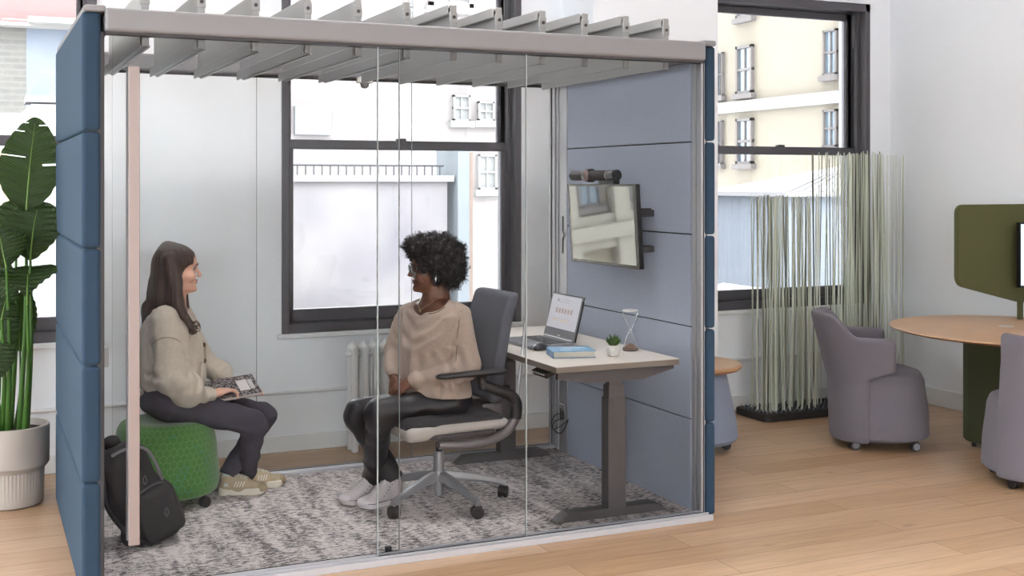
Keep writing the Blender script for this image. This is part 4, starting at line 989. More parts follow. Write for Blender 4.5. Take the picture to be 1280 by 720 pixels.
def leaf(base, tip, width, face, bend=.1, fold=.25, cutn=0, asym=1.0, mx_=.42):
    base = Vector(base); tip = Vector(tip); ax = tip-base; Ln = ax.length; ax.normalize(); face = Vector(face); sd = ax.cross(face).normalized(); nr = sd.cross(ax).normalized()
    bm = NB(); uvl = bm.loops.layers.uv.new('UVMap'); NU, NV = 12, 90; G = {}
    def prof(t):
        return (math.sin(PI*min(1, max(0, t))**(math.log(.5)/math.log(mx_))))**.62 if 0 < t < 1 else 0
    for j in range(NV+1):
        t = j/NV; w = max(.004, width*prof(t)); c = base+ax*Ln*t+nr*bend*Ln*(math.sin(PI*t)*.6-t*t*.5)
        for i in range(-NU, NU+1):
            s = i/NU; a = abs(s); wv = w*(asym if s < 0 else 1)
            rip = .006*math.sin(t*60+s*2)*a
            q = c+sd*s*wv*(1-.08*fold)+nr*(fold*wv*a-.35*fold*wv*a*a+rip)+ax*(a*.05*Ln*prof(t)*.5)
            G[i, j] = (bm.verts.new(q), s, t*Ln*2)
    cuts = [rnd.uniform(.45, .95) for _ in range(cutn)]
    for j in range(NV):
        for i in range(-NU, NU):
            vs = [G[i, j], G[i+1, j], G[i+1, j+1], G[i, j+1]]
            if any(abs((j+.5)/NV-cu) < .007 and (i > NU*(.2+.5*((k*7)%5)/5) if k % 2 else i < -NU*(.2+.5*((k*7)%5)/5)) for k, cu in enumerate(cuts)): continue
            f_ = bm.faces.new([x[0] for x in vs])
            for lp_, x in zip(f_.loops, vs): lp_[uvl].uv = (x[1], x[2])
    # give the blade a thin real thickness
    r = bmesh.ops.solidify(bm, geom=bm.faces[:], thickness=.0012)
    o = ob('leaf', bm, LFM, tp, True, ang=80)
    g = NB(); tube(g, [base+ax*Ln*t+nr*(bend*Ln*(math.sin(PI*t)*.6-t*t*.5)) for t in [k/14 for k in range(14)]], [.0055*(1-k/16) for k in range(14)], 6); ob('midrib', g, RIB, o)
    return base
pot = Vector((ptx, pty, .36)); toc = Vector((-.3, -.95, .1))
def stem(b0, b1, r=.012, bow=.03):
    g = NB(); b0 = Vector(b0); b1 = Vector(b1); m_ = (b0+b1)/2+Vector((bow, 0, 0)); tube(g, smooth_path([b0, m_, b1], 8), [r*1.25-(r*.75)*k/16 for k in range(17)], 10); ob('stem', g, STM, tp)
L1 = leaf(PY(33, 262, 6.40), PY(44, 146, 6.46), .150, toc, .05, .12, 5, mx_=.42)
L2 = leaf(PY(38, 326, 6.30), PY(48, 250, 6.40), .150, (-.35, -.9, .3), .10, .15, 1, mx_=.55)
L3 = leaf(PY(8, 334, 6.24), PY(-2, 286, 6.28), .125, (-.2, -.95, .2), .10, .15, 0, mx_=.55)
L4 = leaf(PY(34, 381, 6.20), PY(36, 331, 6.34), .15, (-.2, -.75, .7), .10, .10, 0, mx_=.80)
L5 = leaf(PY(20, 320, 6.48), PY(38, 244, 6.52), .16, (-.4, -.9, .1), .10, .15, 0, mx_=.5)
L6 = leaf(PY(2, 400, 6.26), PY(8, 372, 6.3), .07, (-.2, -.95, .2), .10, .15, 0)
L7 = leaf(PY(-6, 478, 6.22), PY(2, 426, 6.28), .085, (-.3, -.9, .2), .1, .1, 0, mx_=.6)
L8 = leaf(PY(25, 440, 6.52), PY(30, 362, 6.56), .085, (-.4, -.9, .1), .1, .1, 0, mx_=.5)
L9 = leaf(PY(0, 440, 6.45), PY(6, 374, 6.48), .09, (-.3, -.9, .2), .1, .1, 0)
L10 = leaf(PY(-2, 392, 6.50), PY(-8, 318, 6.55), .12, (-.3, -.9, .2), .1, .1, 0)
for k, (Lb, dx_, dy_) in enumerate(((L1, .05, .0), (L2, .09, -.04), (L3, -.02, -.06), (L4, .075, -.07), (L5, .0, .06), (L6, -.05, -.03), (L7, -.07, -.05), (L8, .03, .08), (L9, -.04, .03), (L10, -.08, .05))):
    stem(pot+Vector((dx_*.8, dy_, 0)), Lb, .012 if k < 6 else .008, .012)

# ---- backpack ----
bp_m = mat('backpack_fabric', (44, 40, 44), .75, var=.15, vscale=30, bump=.3, bscale=400); bpt = mat('backpack_trim', (128, 124, 130), .5)
KX, KY = .665, 5.50
bpk = thing('backpack', 'black backpack slumped on the rug against the green pouf', 'backpack', (KX, KY, .012))
def kp(u, v, y=KY): return PY(u, v, y)
A = Matrix.Translation((KX, KY, 0.012))
BC = kp(166, 619, 5.47); BM2 = Matrix.Translation(BC) @ Matrix.Rotation(math.radians(8), 4, 'Z') @ Matrix.Rotation(math.radians(-24), 4, 'Y')
f = U(rbox((0, 0, 0), (.125, .095, .235), .075), (rbox((.035, -.01, -.10), (.125, .105, .13), .08), .05), ('-', rbox((-.20, 0, .04), (.10, .3, .20), .06), .04))
f = frameT(f, BM2); f = U(f, ('-', rbox((KX, KY, -.2), (.8, .8, .214), 0), .01)); f = noisy(f, .006, 12, 3); bagf = f
ob('bag_body', sdf_mesh('bag_body', f, (BC.x-.33, BC.y-.25, -.0), (BC.x+.33, BC.y+.25, .60), .007), bp_m, bpk, True, ang=80)
f = frameT(U(rbox((.045, -.105, -.09), (.095, .04, .115), .035)), BM2)
pk = ob('front_pocket', sdf_mesh('fp', noisy(f, .004, 16, 5), (BC.x-.3, BC.y-.3, 0.014), (BC.x+.3, BC.y+.2, .5), .006), bp_m, bpk, True, ang=80)
def bl(x, y, z): return BM2 @ Vector((x, y, z))
g = NB(); tube(g, smooth_path([bl(.13, -.115, -.17), bl(.142, -.118, -.05), bl(.11, -.12, .028), bl(.03, -.12, .034), bl(-.04, -.12, .02)], 6), .004, 6); ob('pocket_zip', g, mat('zip_grey', (70, 66, 70), .5), pk)
g = NB(); tube(g, smooth_path([bl(.128, -.06, .0), bl(.132, -.075, .12), bl(.112, -.08, .19), bl(.05, -.085, .225), bl(-.02, -.085, .23)], 6), [.004, .005, .007, .008]+[.007]*21, 8); ob('zip_edge', g, bpt, bpk, True, 'pale grey trim')
f = U(ell(kp(140, 552, KY), (.035, .03, .028)), (cap(kp(131, 556, KY), kp(152, 560, KY), .02), .02)); ob('top_handle', sdf_mesh('h', f, kp(131, 552, KY)-Vector((.12, .1, .1)), kp(152, 556, KY)+Vector((.1, .1, .1)), .006), bp_m, bpk)
g = NB()
for y in (-.005, .0, .005): pass
tube(g, smooth_path([bl(-.09, -.09, .17), bl(-.13, -.14, .05), bl(-.10, -.15, -.10), bl(-.03, -.11, -.20)], 8), .011, 8); ob('shoulder_strap', g, mat('strap_black', (36, 34, 38), .6), bpk)
for (u, v) in ((181, 600), (208, 640)):
    g = NB(); p = kp(u, v, KY-.19); tube(g, smooth_path([p+Vector((0, 0, .02)), p+Vector((.008, -.003, 0)), p+Vector((0, -.004, -.018)), p+Vector((-.008, -.003, 0)), p+Vector((0, 0, .02))], 5), .0022, 6); ob('zip_pull', g, mat('pull_grey', (96, 92, 98), .4), bpk)
# ================= TASK CHAIR =================
CHX, CHY = 2.10, 5.52
ch = thing('office_chair', 'grey swivel office chair with black arms and silver star base under the curly haired woman', 'chair', (CHX, CHY, .012))
upg = mat('chair_fabric', (98, 100, 110), .9, var=.1, vscale=300, bump=.25, bscale=500); pale = mat('chair_pale_shell', (198, 190, 184), .5); pewter = mat('chair_pewter', (120, 114, 116), .4, metal=.2); blk = mat('chair_black', (34, 32, 36), .45)
yawc = math.radians(183); CM = Matrix.Translation((CHX, CHY, 0)) @ Matrix.Rotation(yawc, 4, 'Z')   # local +x = the way the chair faces
def cl(x, y, z): return CM @ Vector((x, y, z))
starc = []
for k in range(5):
    a = math.radians(-150+72*k); c, s_ = math.cos(a), math.sin(a); g = NB()
    R_ = Matrix.Translation((CHX, CHY, 0)) @ Matrix.Rotation(a, 4, 'Z')
    secs = [(.02, .150, .026, .024), (.10, .142, .025, .021), (.22, .118, .020, .016), (.31, .096, .017, .013), (.345, .084, .016, .016)]
    rings = []
    for (x, z, w, h) in secs: rings.append([g.verts.new(R_ @ Vector((x, y, z+dz_))) for (y, dz_) in ((-w, -h*.4), (-w*.7, -h), (w*.7, -h), (w, -h*.4), (w*.55, h), (-w*.55, h))])
    for i in range(len(rings)-1):
        for q in range(6): g.faces.new((rings[i][q], rings[i][(q+1) % 6], rings[i+1][(q+1) % 6], rings[i+1][q]))
    g.faces.new(rings[0][::-1]); g.faces.new(rings[-1])
    leg = ob('base_leg', g, silver, ch, True, ang=50)
    caster(ch, CHX+.335*c, CHY+.335*s_, .030, a+1.1, mat('caster_dark', (52, 46, 48), .5), .022, True, .08, z0=.012)
g = NB(); cyl(g, (CHX, CHY, .125), (CHX, CHY, .178), .042, .036, seg=28, bev=.004); ob('hub', g, silver, ch)
g = NB(); cyl(g, (CHX, CHY, .05), (CHX, CHY, .13), .022, seg=20, bev=.003); ob('gas_cylinder_foot', g, silver, ch)
g = NB(); cyl(g, (CHX, CHY, .175), (CHX, CHY, .27), .027, seg=24, bev=.003); ob('gas_cylinder', g, silver, ch)
g = NB(); cyl(g, (CHX, CHY, .265), (CHX, CHY, .36), .015, seg=20); ob('piston', g, blk, ch)
# seat: upholstered cushion on pale shell
f = U(rbox((.0, 0, .448), (.245, .245, .026), .026), (rbox((.19, 0, .440), (.075, .24, .024), .024), .05), (ell((.0, 0, .462), (.22, .21, .025)), .03))
f = frameT(f, CM); ob('seat_cushion', sdf_mesh('s', f, (CHX-.45, CHY-.4, .36), (CHX+.45, CHY+.4, .53), .008), mat('seat_dark', (60, 58, 64), .85, bump=.2, bscale=400), ch)
f = frameT(U(rbox((-.005, 0, .428), (.262, .262, .024), .024), (rbox((.215, 0, .405), (.055, .25, .022), .02), .05), ('-', rbox((0, 0, .47), (.235, .235, .03), .02), .01)), CM)
ob('seat_shell', sdf_mesh('s', f, (CHX-.45, CHY-.4, .33), (CHX+.45, CHY+.4, .50), .007), pale, ch, True, 'pale grey seat edge')
# mechanism + curved under-band carrying the arms
f = frameT(U(rbox((.02, 0, .372), (.15, .09, .028), .02), (rbox((-.1, 0, .36), (.16, .12, .022), .02), .03)), CM)
ob('tilt_mechanism', sdf_mesh('s', f, (CHX-.4, CHY-.3, .3), (CHX+.4, CHY+.3, .45), .007), pewter, ch)
def flat_sweep(bm, pts, w, h):
    """ribbon with elliptical section: w half-width across, h half-thickness in the bending plane (local xz)"""
    P_ = smooth_path(pts, 6); n = len(P_); rings = []
    for i in range(n):
        d = (P_[min(i+1, n-1)]-P_[max(i-1, 0)]).normalized(); sd = Vector((0, 1, 0)); nr = d.cross(sd).normalized(); t = i/(n-1)
        ww = w(t) if callable(w) else w; hh = h(t) if callable(h) else h
        rings.append([bm.verts.new(CM @ (P_[i]+sd*math.cos(2*PI*k/12)*ww+nr*math.sin(2*PI*k/12)*hh)) for k in range(12)])
    for i in range(n-1):
        for k in range(12): bm.faces.new((rings[i][k], rings[i][(k+1) % 12], rings[i+1][(k+1) % 12], rings[i+1][k]))
    bm.faces.new(rings[0][::-1]); bm.faces.new(rings[-1])
for s_ in (1, -1):
    y = .285*s_
    g = NB(); flat_sweep(g, [(.10, .22*s_, .352), (-.02, .265*s_, .350), (-.14, y, .362), (-.24, y, .405), (-.285, y, .47)], .020, lambda t: .020+.006*t); ob('arm_band', g, pewter, ch, True, 'pewter grey under-seat band')
    g = NB(); flat_sweep(g, [(-.28, y, .455), (-.285, y, .53), (-.245, y, .575), (-.17, y, .605), (-.10, y, .635)], lambda t: .024-.004*t, lambda t: .030-.006*t)
    am = ob('arm_upright', g, blk, ch)
    f = frameT(U(cap((-.10, y, .625), (-.095, y, .672), .022), (ecap((-.19, y+.0*s_, .69), (.10, y-.012*s_, .684), .043, .036, (0, 0, 1), .36), .012)), CM)
    ob('armrest', sdf_mesh('s', f, tuple(cl(-.02, y, .6)-Vector((.3, .12, .02))), tuple(cl(-.02, y, .72)+Vector((.3, .12, .04))), .005), blk, ch)
# backrest
def back(p):
    z = p[:, 2]; t = np.clip((z-.50)/.56, 0, 1); xc = -.235-.02*np.sin(t*PI)*-1-.10*t**1.3; w = .205+.025*np.sin(np.clip(t*1.2, 0, 1)*PI)
    y = p[:, 1]; xx = p[:, 0]-(xc+.25*(y*y)); d = np.maximum(np.abs(xx)-.012, 0)
    q = np.stack([np.maximum(np.abs(xx)-.010, 0), np.maximum(np.abs(y)-(w-.03), 0), np.maximum(np.abs(z-.785)-.245, 0)], 1)
    return np.linalg.norm(q, axis=1)-.024
ob('backrest', sdf_mesh('s', frameT(back, CM), (CHX-.1, CHY-.35, .45), (CHX+.5, CHY+.35, 1.12), .008), upg, ch)
for s_ in (1, -1):
    g = NB(); tube(g, [CM @ v for v in smooth_path([Vector((-.385, .19*s_, .93)), Vector((-.37, .205*s_, .85)), Vector((-.35, .215*s_, .72)), Vector((-.325, .235*s_, .62)), Vector((-.30, .27*s_, .55))], 6)], .008, 8); ob('back_strut', g, silver, ch)
g = NB(); box(g, (-.30, 0, .56), (.05, .30, .07), .012, M=CM); box(g, (-.30, -.22, .70), (.04, .03, .03), .006, M=CM); ob('back_bracket', g, blk, ch)
g = NB(); box(g, (-.26, 0, .43), (.12, .16, .14), .02, M=CM); ob('back_carrier', g, pewter, ch)

# ================= PEOPLE =================
def hand(W, fd, pn, side, curl=(.35, .4, .3), spread=.06, L=.178, thumb=.6, tcurl=.3):
    """W wrist, fd finger direction, pn direction the palm faces, side=+1 when the thumb lies along +lateral (fd x pn)"""
    W = Vector(W); fd = Vector(fd).normalized(); pn = Vector(pn); pn = (pn-fd*pn.dot(fd)).normalized(); lt = fd.cross(pn)*side
    k = L/.178; it = []
    palm = [cap(W, W+fd*.045*k, .021*k, .023*k)]
    kn = []
    for i in range(4):
        off = (.030-.020*i)*k; b = W+fd*((.090, .094, .090, .080)[i]*k)+lt*off; kn.append(b)
        it.append((cap(W+fd*.02*k+lt*off*.55, b, .0135*k, .0105*k), .010))
    fl = ((.040, .025, .020), (.045, .028, .021), (.041, .026, .020), (.032, .020, .018))
    fs = []
    for i in range(4):
        b = kn[i]; a = 0; r = (.0092, .0094, .009, .008)[i]*k; d0 = (fd+lt*spread*(1.5-i)).normalized(); ch_ = []
        for j in range(3):
            a += curl[j]*(1+.08*i); d = d0*math.cos(a)+pn*math.sin(a); e = b+d*fl[i][j]*k; ch_.append(cap(b, e, r, r*.9)); b = e; r *= .9
        fs.append(U(ch_[0], (ch_[1], .002), (ch_[2], .002)))
    tb = W+fd*.028*k+lt*.020*k+pn*.004; td = (fd*math.cos(thumb)+lt*math.sin(thumb)).normalized(); t1 = tb+td*.042*k
    td2 = (td+pn*tcurl).normalized(); t2 = t1+td2*.030*k; td3 = (td2+pn*tcurl*.6-lt*.3+fd*.3).normalized(); t3 = t2+td3*.024*k
    th = U(cap(tb, t1, .0145*k, .0115*k), (cap(t1, t2, .011*k, .0098*k), .003), (cap(t2, t3, .0098*k, .008*k), .003))
    f = U(palm[0], *it)
    return U(f, (fs[0], .004), (fs[1], .004), (fs[2], .004), (fs[3], .004), (th, .008))
def head_f(sc=1.0, fem=1.0):
    """local: +x face direction, y side, z up, origin between the ears at eye height"""
    sk = zloft([(-.122, .062, .030, .012), (-.113, .082, .008, .030), (-.098, .0885, -.010, .042), (-.078, .0885, -.035, .052), (-.055, .087, -.062, .060), (-.03, .086, -.080, .067), (0, .084, -.092, .0725), (.03, .092, -.098, .0755), (.06, .088, -.096, .072), (.085, .070, -.082, .060), (.103, .045, -.055, .040), (.112, .01, -.02, .016)], 0, (0, 0), 2.15, .01)
    it = [sk, (ell((.079, 0, -.100), (.017, .020, .015)), .012), (cap((.088, -.022, .018), (.088, .022, .018), .008), .012),
          (cap((.088, 0, .004), (.109, 0, -.030), .0065, .0095), .010), (ell((.101, .0105, -.034), (.010, .0075, .0075)), .005), (ell((.101, -.0105, -.034), (.010, .0075, .0075)), .005)]
    for s in (1, -1):
        it += [('-', ell((.092, .031*s, .002), (.013, .016, .010)), .012), (ell((.058, .045*s, -.035), (.030, .022, .024)), .02), (ell((-.008, .0745*s, -.012), (.016, .006, .029)), .004)]
    it += [(ell((.089, 0, -.058), (.009, .022, .005)), .005), (ell((.087, 0, -.069), (.0085, .019, .0055)), .005), ('-', ecap((.100, -.019, -.0625), (.100, .019, -.0625), .003, .003, (0, 0, 1), .5), .003)]
    it.append((cap((-.028, 0, -.06), (-.035, 0, -.20), .052, .056), .03))
    return U(*it)
def pose_m(pos, yaw, pitch=0, roll=0): return Matrix.Translation(pos) @ Matrix.Rotation(yaw, 4, 'Z') @ Matrix.Rotation(-pitch, 4, 'Y') @ Matrix.Rotation(roll, 4, 'X')
def bounds(pts, m=.12):
    lo = Vector((min(p[0] for p in pts)-m, min(p[1] for p in pts)-m, min(p[2] for p in pts)-m)); hi = Vector((max(p[0] for p in pts)+m, max(p[1] for p in pts)+m, max(p[2] for p in pts)+m)); return tuple(lo), tuple(hi)
def face_bits(HM, parent, skin_lip, iris, brow, teeth=True):
    for s in (1, -1):
        g = NB(); bmesh.ops.create_uvsphere(g, u_segments=20, v_segments=14, radius=.0105, matrix=HM @ Matrix.Translation((.0725, .031*s, .002))); e = ob('eye', g, mat('eye_white', (196, 190, 186), .25), parent)
        g = NB(); cyl(g, HM @ Vector((.0826, .031*s, .001)), HM @ Vector((.0846, .0312*s, .001)), .0052, seg=16); ob('iris', g, iris, e)
        g = NB(); tube(g, [HM @ Vector(v) for v in ((.0800, .0435*s, .003), (.0845, .037*s, .0085), (.0862, .030*s, .0095), (.0840, .021*s, .006))], [.0012, .0022, .0022, .0014], 6); ob('eyelash', g, brow, parent)
        g = NB(); tube(g, [HM @ Vector(v) for v in ((.0850, .050*s, .018), (.0935, .038*s, .0245), (.0975, .026*s, .0245), (.0975, .014*s, .021))], [.001, .0026, .003, .002], 6); ob('eyebrow', g, brow, parent)
    f = U(ell((.0915, 0, -.0572), (.0078, .0215, .0042)), (ell((.0895, 0, -.0688), (.0082, .018, .005)), .001))
    ob('lips', sdf_mesh('l', frameT(f, HM), *bounds([HM @ Vector((.09, 0, -.063))], .035), .0016), skin_lip, parent)
    if teeth:
        g = NB(); box(g, (.0935, 0, -.0627), (.006, .026, .0034), .0012, M=HM); ob('teeth', g, mat('teeth', (232, 226, 216), .3), parent)
def shoe(parent, name, heel, toe, m, solem, hightop, label, zt=.012, collar=None, lacem=None):
    """heel and toe points on the floor"""
    heel = Vector(heel); toe = Vector(toe); heel.z = toe.z = 0; d = (toe-heel); Ls = d.length; M = frame3(heel+Vector((0, 0, zt)), d, Vector((0, 0, 1)).cross(d))
    k = Ls/.275
    outline = lambda p, w: smin(smin(np.linalg.norm(p[:, :2]-np.array([.04*k, 0]), axis=1)-.033*w, np.linalg.norm(p[:, :2]-np.array([.205*k, .004]), axis=1)-.045*w, .0), cap((.04*k, 0, 0), (.205*k, .004, 0), .031*w, .045*w)(p*np.array([1, 1, 0])), .01)
    def sole(p):
        spring = .010*np.clip((p[:, 0]/k-.19)/.08, 0, 1)**2; z = p[:, 2]-spring
        return smax(outline(p, 1.06 if hightop else 1.04), np.abs(z-(.0145 if hightop else .018))-(.0145 if hightop else .018)-(0 if hightop else .003*np.sin(p[:, 0]/k*70)*np.clip((.1-p[:, 0]/k)/.06, 0, 1)), .006)
    up_ = [cap((.045*k, 0, .045), (.12*k, 0, .045), .032, .038), (cap((.12*k, 0, .045), (.215*k, .004, .030), .037, .028), .03), (ell((.215*k, .004, .026), (.050*k, .043, .028)), .02), (cap((.05*k, 0, .05), (.045*k, 0, .085), .033, .036), .02), (cap((.07*k, 0, .08), (.15*k, 0, .055), .026, .022), .03)]
    if hightop: up_ += [(cap((.052*k, 0, .06), (.052*k, 0, .150), .036, .038), .02), (cap((.085*k, 0, .12), (.13*k, 0, .065), .02, .02), .02), ('-', rbox((.05*k, 0, .185), (.09, .09, .022), 0), .004), ('-', cap((.052*k, 0, .145), (.05*k, 0, .3), .031), .003)]
    else: up_ += [('-', cap((.05*k, 0, .10), (.045*k, 0, .3), .030), .006), ('-', rbox((.05*k, 0, .15), (.09, .09, .045), 0), .01)]
    up_.append(('-', rbox((.1, 0, -.08), (.4, .2, .085), 0), .0))
    o = ob(name, sdf_mesh(name, frameT(U(*up_), M), *bounds([heel, toe, toe+Vector((0, 0, .2)), heel+Vector((0, 0, .2))], .09), .004), m, parent, True, label, 80)
    ob('sole', sdf_mesh('sole', frameT(sole, M), *bounds([heel, toe, heel+Vector((0, 0, .06))], .09), .004), solem, o, True, None, 60)
    upf = U(*up_)
    def onto(v):
        z = np.linspace(.17, .0, 60); q = np.stack([np.full(60, v[0]), np.full(60, v[1]), z], 1); d = upf(q); i = np.argmax(d < .0005); return M @ Vector((v[0], v[1], float(z[i])+.0015))
    if not hightop:
        g = NB()
        def side(x, z, sy_): ys = np.linspace(.07, 0, 60)*sy_; q = np.stack([np.full(60, x), ys, np.full(60, z)], 1); return M @ Vector((x, float(ys[np.argmax(upf(q) < 0)]), z))
        for sy_ in (1, -1):
            for xx_ in (.095, .110, .125, .140): tube(g, [side(xx_*k+.012*t, .046+.026*t, sy_) for t in (0, .33, .66, 1)], .0022, 6)
        ob('side_strokes', g, mat('stroke_white', (250, 246, 238), .6), o)['kind'] = 'stuff'
        ft = frameT(U((ell((.232*k, .004, .030), (.040*k, .0415, .0275)), 0), ('-', rbox((.1, 0, -.07), (.4, .2, .085), 0), 0)), M); ob('toe_guard', sdf_mesh('tg', ft, *bounds([toe], .09), .004), mat('toe_guard_tan', (176, 158, 130), .85), o)
    lm = lacem or m; g = NB()
    for i in range(6 if hightop else 5):
        x = (.155-.016*i)*k; z = (.064+.0095*i)
        z += (.004 if not hightop else .006)
        tube(g, [onto((x+.006*abs(t)/.024, t)) for t in (-.024, -.018, -.009, 0, .009, .018, .024)], .003, 6)
        tube(g, [onto((x+.010*(t/.024), t)) for t in (-.020, -.009, 0, .009, .020)], .0026, 6)
    ob('laces', g, lm, o)['kind'] = 'stuff'
    if hightop:
        f = smax  # red-brown foxing stripe round the sole
        def stripe(p):
            sp_ = .010*np.clip((p[:, 0]/k-.19)/.08, 0, 1)**2; return smax(outline(p, 1.085), np.abs(p[:, 2]-sp_-.0255)-.0016, .0005)
        ob('stripe', sdf_mesh('st', frameT(stripe, M), *bounds([heel, toe], .09), .0025, sm=0), mat('stripe_maroon', (110, 50, 62), .5), o)
        g = NB()
        for i in range(7):
            x = (.152-.0145*i)*k; z = .056+.0115*i
            for sy_ in (1, -1): ys = np.linspace(.06, 0, 60)*sy_; q = np.stack([np.full(60, x-.012), ys, np.full(60, z-.004)], 1); yy_ = float(ys[np.argmax(upf(q) < 0)]); c0 = M @ Vector((x-.012, yy_, z-.004)); cyl(g, c0-(M.to_3x3() @ Vector((0, .002*sy_, 0))), c0+(M.to_3x3() @ Vector((0, .0015*sy_, 0))), .0032, seg=8)
        ob('eyelets', g, mat('eyelet_dark', (70, 70, 76), .4), o)['kind'] = 'stuff'
        f = frameT(ell((.232*k, .004, .030), (.036*k, .040, .024)), M); ob('toe_cap', sdf_mesh('tc', U(f, ('-', frameT(rbox((.1, 0, -.07), (.4, .2, .095), 0), M), 0)), *bounds([toe], .09), .004), solem, o)
    return M
J = lambda u, v, Y: PY(u, v, Y)

# ---------- woman with long brown hair on the pouf ----------
skinA = mat('skin_fair', (240, 190, 168), .5, var=.03, vscale=30); skinA.node_tree.nodes['Principled BSDF'].inputs['Subsurface Weight'].default_value = .12
skinA.node_tree.nodes['Principled BSDF'].inputs['Subsurface Radius'].default_value = (.01, .004, .002)
lipA = mat('lips_rose', (186, 112, 104), .4); hairA = mat('hair_brown', (54, 36, 30), .38, col2=(84, 56, 44), vscale=30, stretch=(7, 7, .5), bump=.6, bscale=60, spec=.7)
knit = mat('cardigan_knit', (208, 197, 182), .95, var=.06, vscale=60, bump=.45, bscale=320, sheen=.25); jeanA = mat('jeans_charcoal', (66, 62, 76), .85, var=.12, vscale=60, bump=.25, bscale=500)
WA = thing('person', 'seated woman with long brown hair in a beige cardigan resting her hands on a notebook', 'person', (J(213, 492, 6.10).x, 6.10, .44))
HA = pose_m(J(222, 336, 6.08), math.radians(-9), math.radians(-1))
tyA = math.radians(-13); tcA = J(217, 430, 6.10)
anR0, anL0 = Vector((1.292, 6.176, .10)), Vector((1.180, 6.118, .105))
shR, elR, wrR = J(204, 398, 5.945), J(214, 478, 5.885), J(263, 494, 5.94)
shL, elL, wrL = J(226, 396, 6.265), J(252, 452, 6.29), J(288, 478, 6.20)
hipR, knR, anR = J(216, 502, 6.00), J(317, 529, 5.96), anR0
hipL, knL, anL = J(222, 500, 6.20), J(329, 519, 6.21), anL0
nkA = J(217, 378, 6.09)
zl = lambda s, dz=0: zloft([(z+dz, f_*s, b_*s, w*s) for (z, f_, b_, w) in [(.955, .045, -.07, .10), (.93, .08, -.105, .155), (.87, .11, -.13, .165), (.79, .125, -.13, .155), (.71, .12, -.125, .145), (.63, .12, -.125, .15), (.54, .12, -.13, .165), (.49, .10, -.12, .17)]], tyA, (tcA.x, tcA.y), 2.2, .02)
handR = hand(wrR+Vector((.012, .004, .004)), Vector((.86, .42, .10)), Vector((.1, -.05, -1)), 1, (.28, .45, .4), .10, .172, .75, .2)
handL = hand(wrL+Vector((.01, -.004, -.002)), Vector((.80, -.5, -.06)), Vector((.1, .1, -1)), -1, (.25, .35, .3), .08, .172, .7, .2)
bodyA = U(zl(.86), (cap(hipR+Vector((-.01, 0, .02)), hipL+Vector((-.01, 0, .02)), .085), .04), (cap(J(217, 392, 6.09), J(220, 366, 6.085), .062, .050), .03),
          (cap(shR, elR, .045, .038), .02), (cap(elR, wrR, .036, .024), .01), (cap(shL, elL, .045, .038), .02), (cap(elL, wrL, .036, .024), .01),
          (cap(hipR, knR, .070, .048), .02), (cap(knR, anR, .046, .027), .01), (cap(hipL, knL, .070, .048), .02), (cap(knL, anL, .046, .027), .01),
          (cap(anR, anR+Vector((.07, .0, -.05)), .026, .022), .01), (cap(anL, anL+Vector((.06, -.02, -.05)), .026, .022), .01),
          (frameT(head_f(), HA), .012), (handR, .006), (handL, .006))
allA = [shR, elR, wrR, shL, elL, wrL, hipR, hipL, knR, knL, anR, anL, HA.translation, Vector((wrL.x+.12, wrL.y, wrL.z))]
ob('body', sdf_mesh('body', bodyA, *bounds(allA, .17), .0038, sm=1), skinA, WA, True, ang=80)
face_bits(HA, WA, lipA, mat('iris_brown', (52, 36, 28), .2), mat('brow_brown', (70, 48, 40), .7))
# tee
f = U(zloft([(.99, .045, -.07, .075), (.965, .070, -.09, .13), (.93, .095, -.115, .165), (.87, .122, -.14, .175), (.79, .138, -.14, .168), (.70, .135, -.14, .16)], tyA, (tcA.x, tcA.y), 2.2, .008), ('-', cap(J(219, 384, 6.09), J(224, 350, 6.085), .062, .058), .01))
ob('undershirt', sdf_mesh('t', f, *bounds([Vector((tcA.x, tcA.y, .84))], .24), .006), mat('tee_blush', (216, 200, 192), .9), WA)
# cardigan
card = zloft([(.995, .02, -.075, .10), (.975, .055, -.105, .155), (.935, .098, -.135, .195), (.87, .135, -.158, .202), (.79, .155, -.172, .195), (.71, .158, -.178, .192), (.64, .160, -.172, .195), (.60, .155, -.165, .192), (.575, .142, -.148, .182), (.535, .138, -.142, .178)], tyA, (tcA.x, tcA.y), 2.2, .012)
ca, sa = math.cos(tyA), math.sin(tyA)
def vneck(p):
    fw = (p[:, 0]-tcA.x)*ca+(p[:, 1]-tcA.y)*sa; sd = -(p[:, 0]-tcA.x)*sa+(p[:, 1]-tcA.y)*ca
    return np.maximum(np.abs(sd)-np.clip((p[:, 2]-.79)*.38, -.01, .09), .03-fw)
sleR = U(cap(shR+Vector((.005, 0, -.01)), elR+Vector((.005, 0, .02)), .070, .074), (cap(elR+Vector((.0, 0, .02)), J(236, 486, 5.90), .076, .072), .04), (cap(J(232, 492, 5.90), wrR+Vector((-.012, 0, 0)), .066, .038), .03), (cap(wrR+Vector((-.03, 0, 0)), wrR, .036, .034), .005))
sleL = U(cap(shL, elL, .066, .062), (cap(elL, J(276, 466, 6.23), .064, .056), .03), (cap(J(276, 467, 6.23), wrL+Vector((-.012, 0, 0)), .054, .034), .02))
cardf = U(card, (sleR, .022), (sleL, .02), ('-', cap(J(218, 380, 6.09), J(224, 345, 6.085), .060, .075), .015), ('-', vneck, .012))
cardf2 = lambda p, F=cardf: F(p)
def folds(F, seed, amp=.0055, s=9, st=(1, 1, .55)): return noisy(noisy(F, amp, s, seed, st, True), amp*.5, s*2.3, seed+5, st)
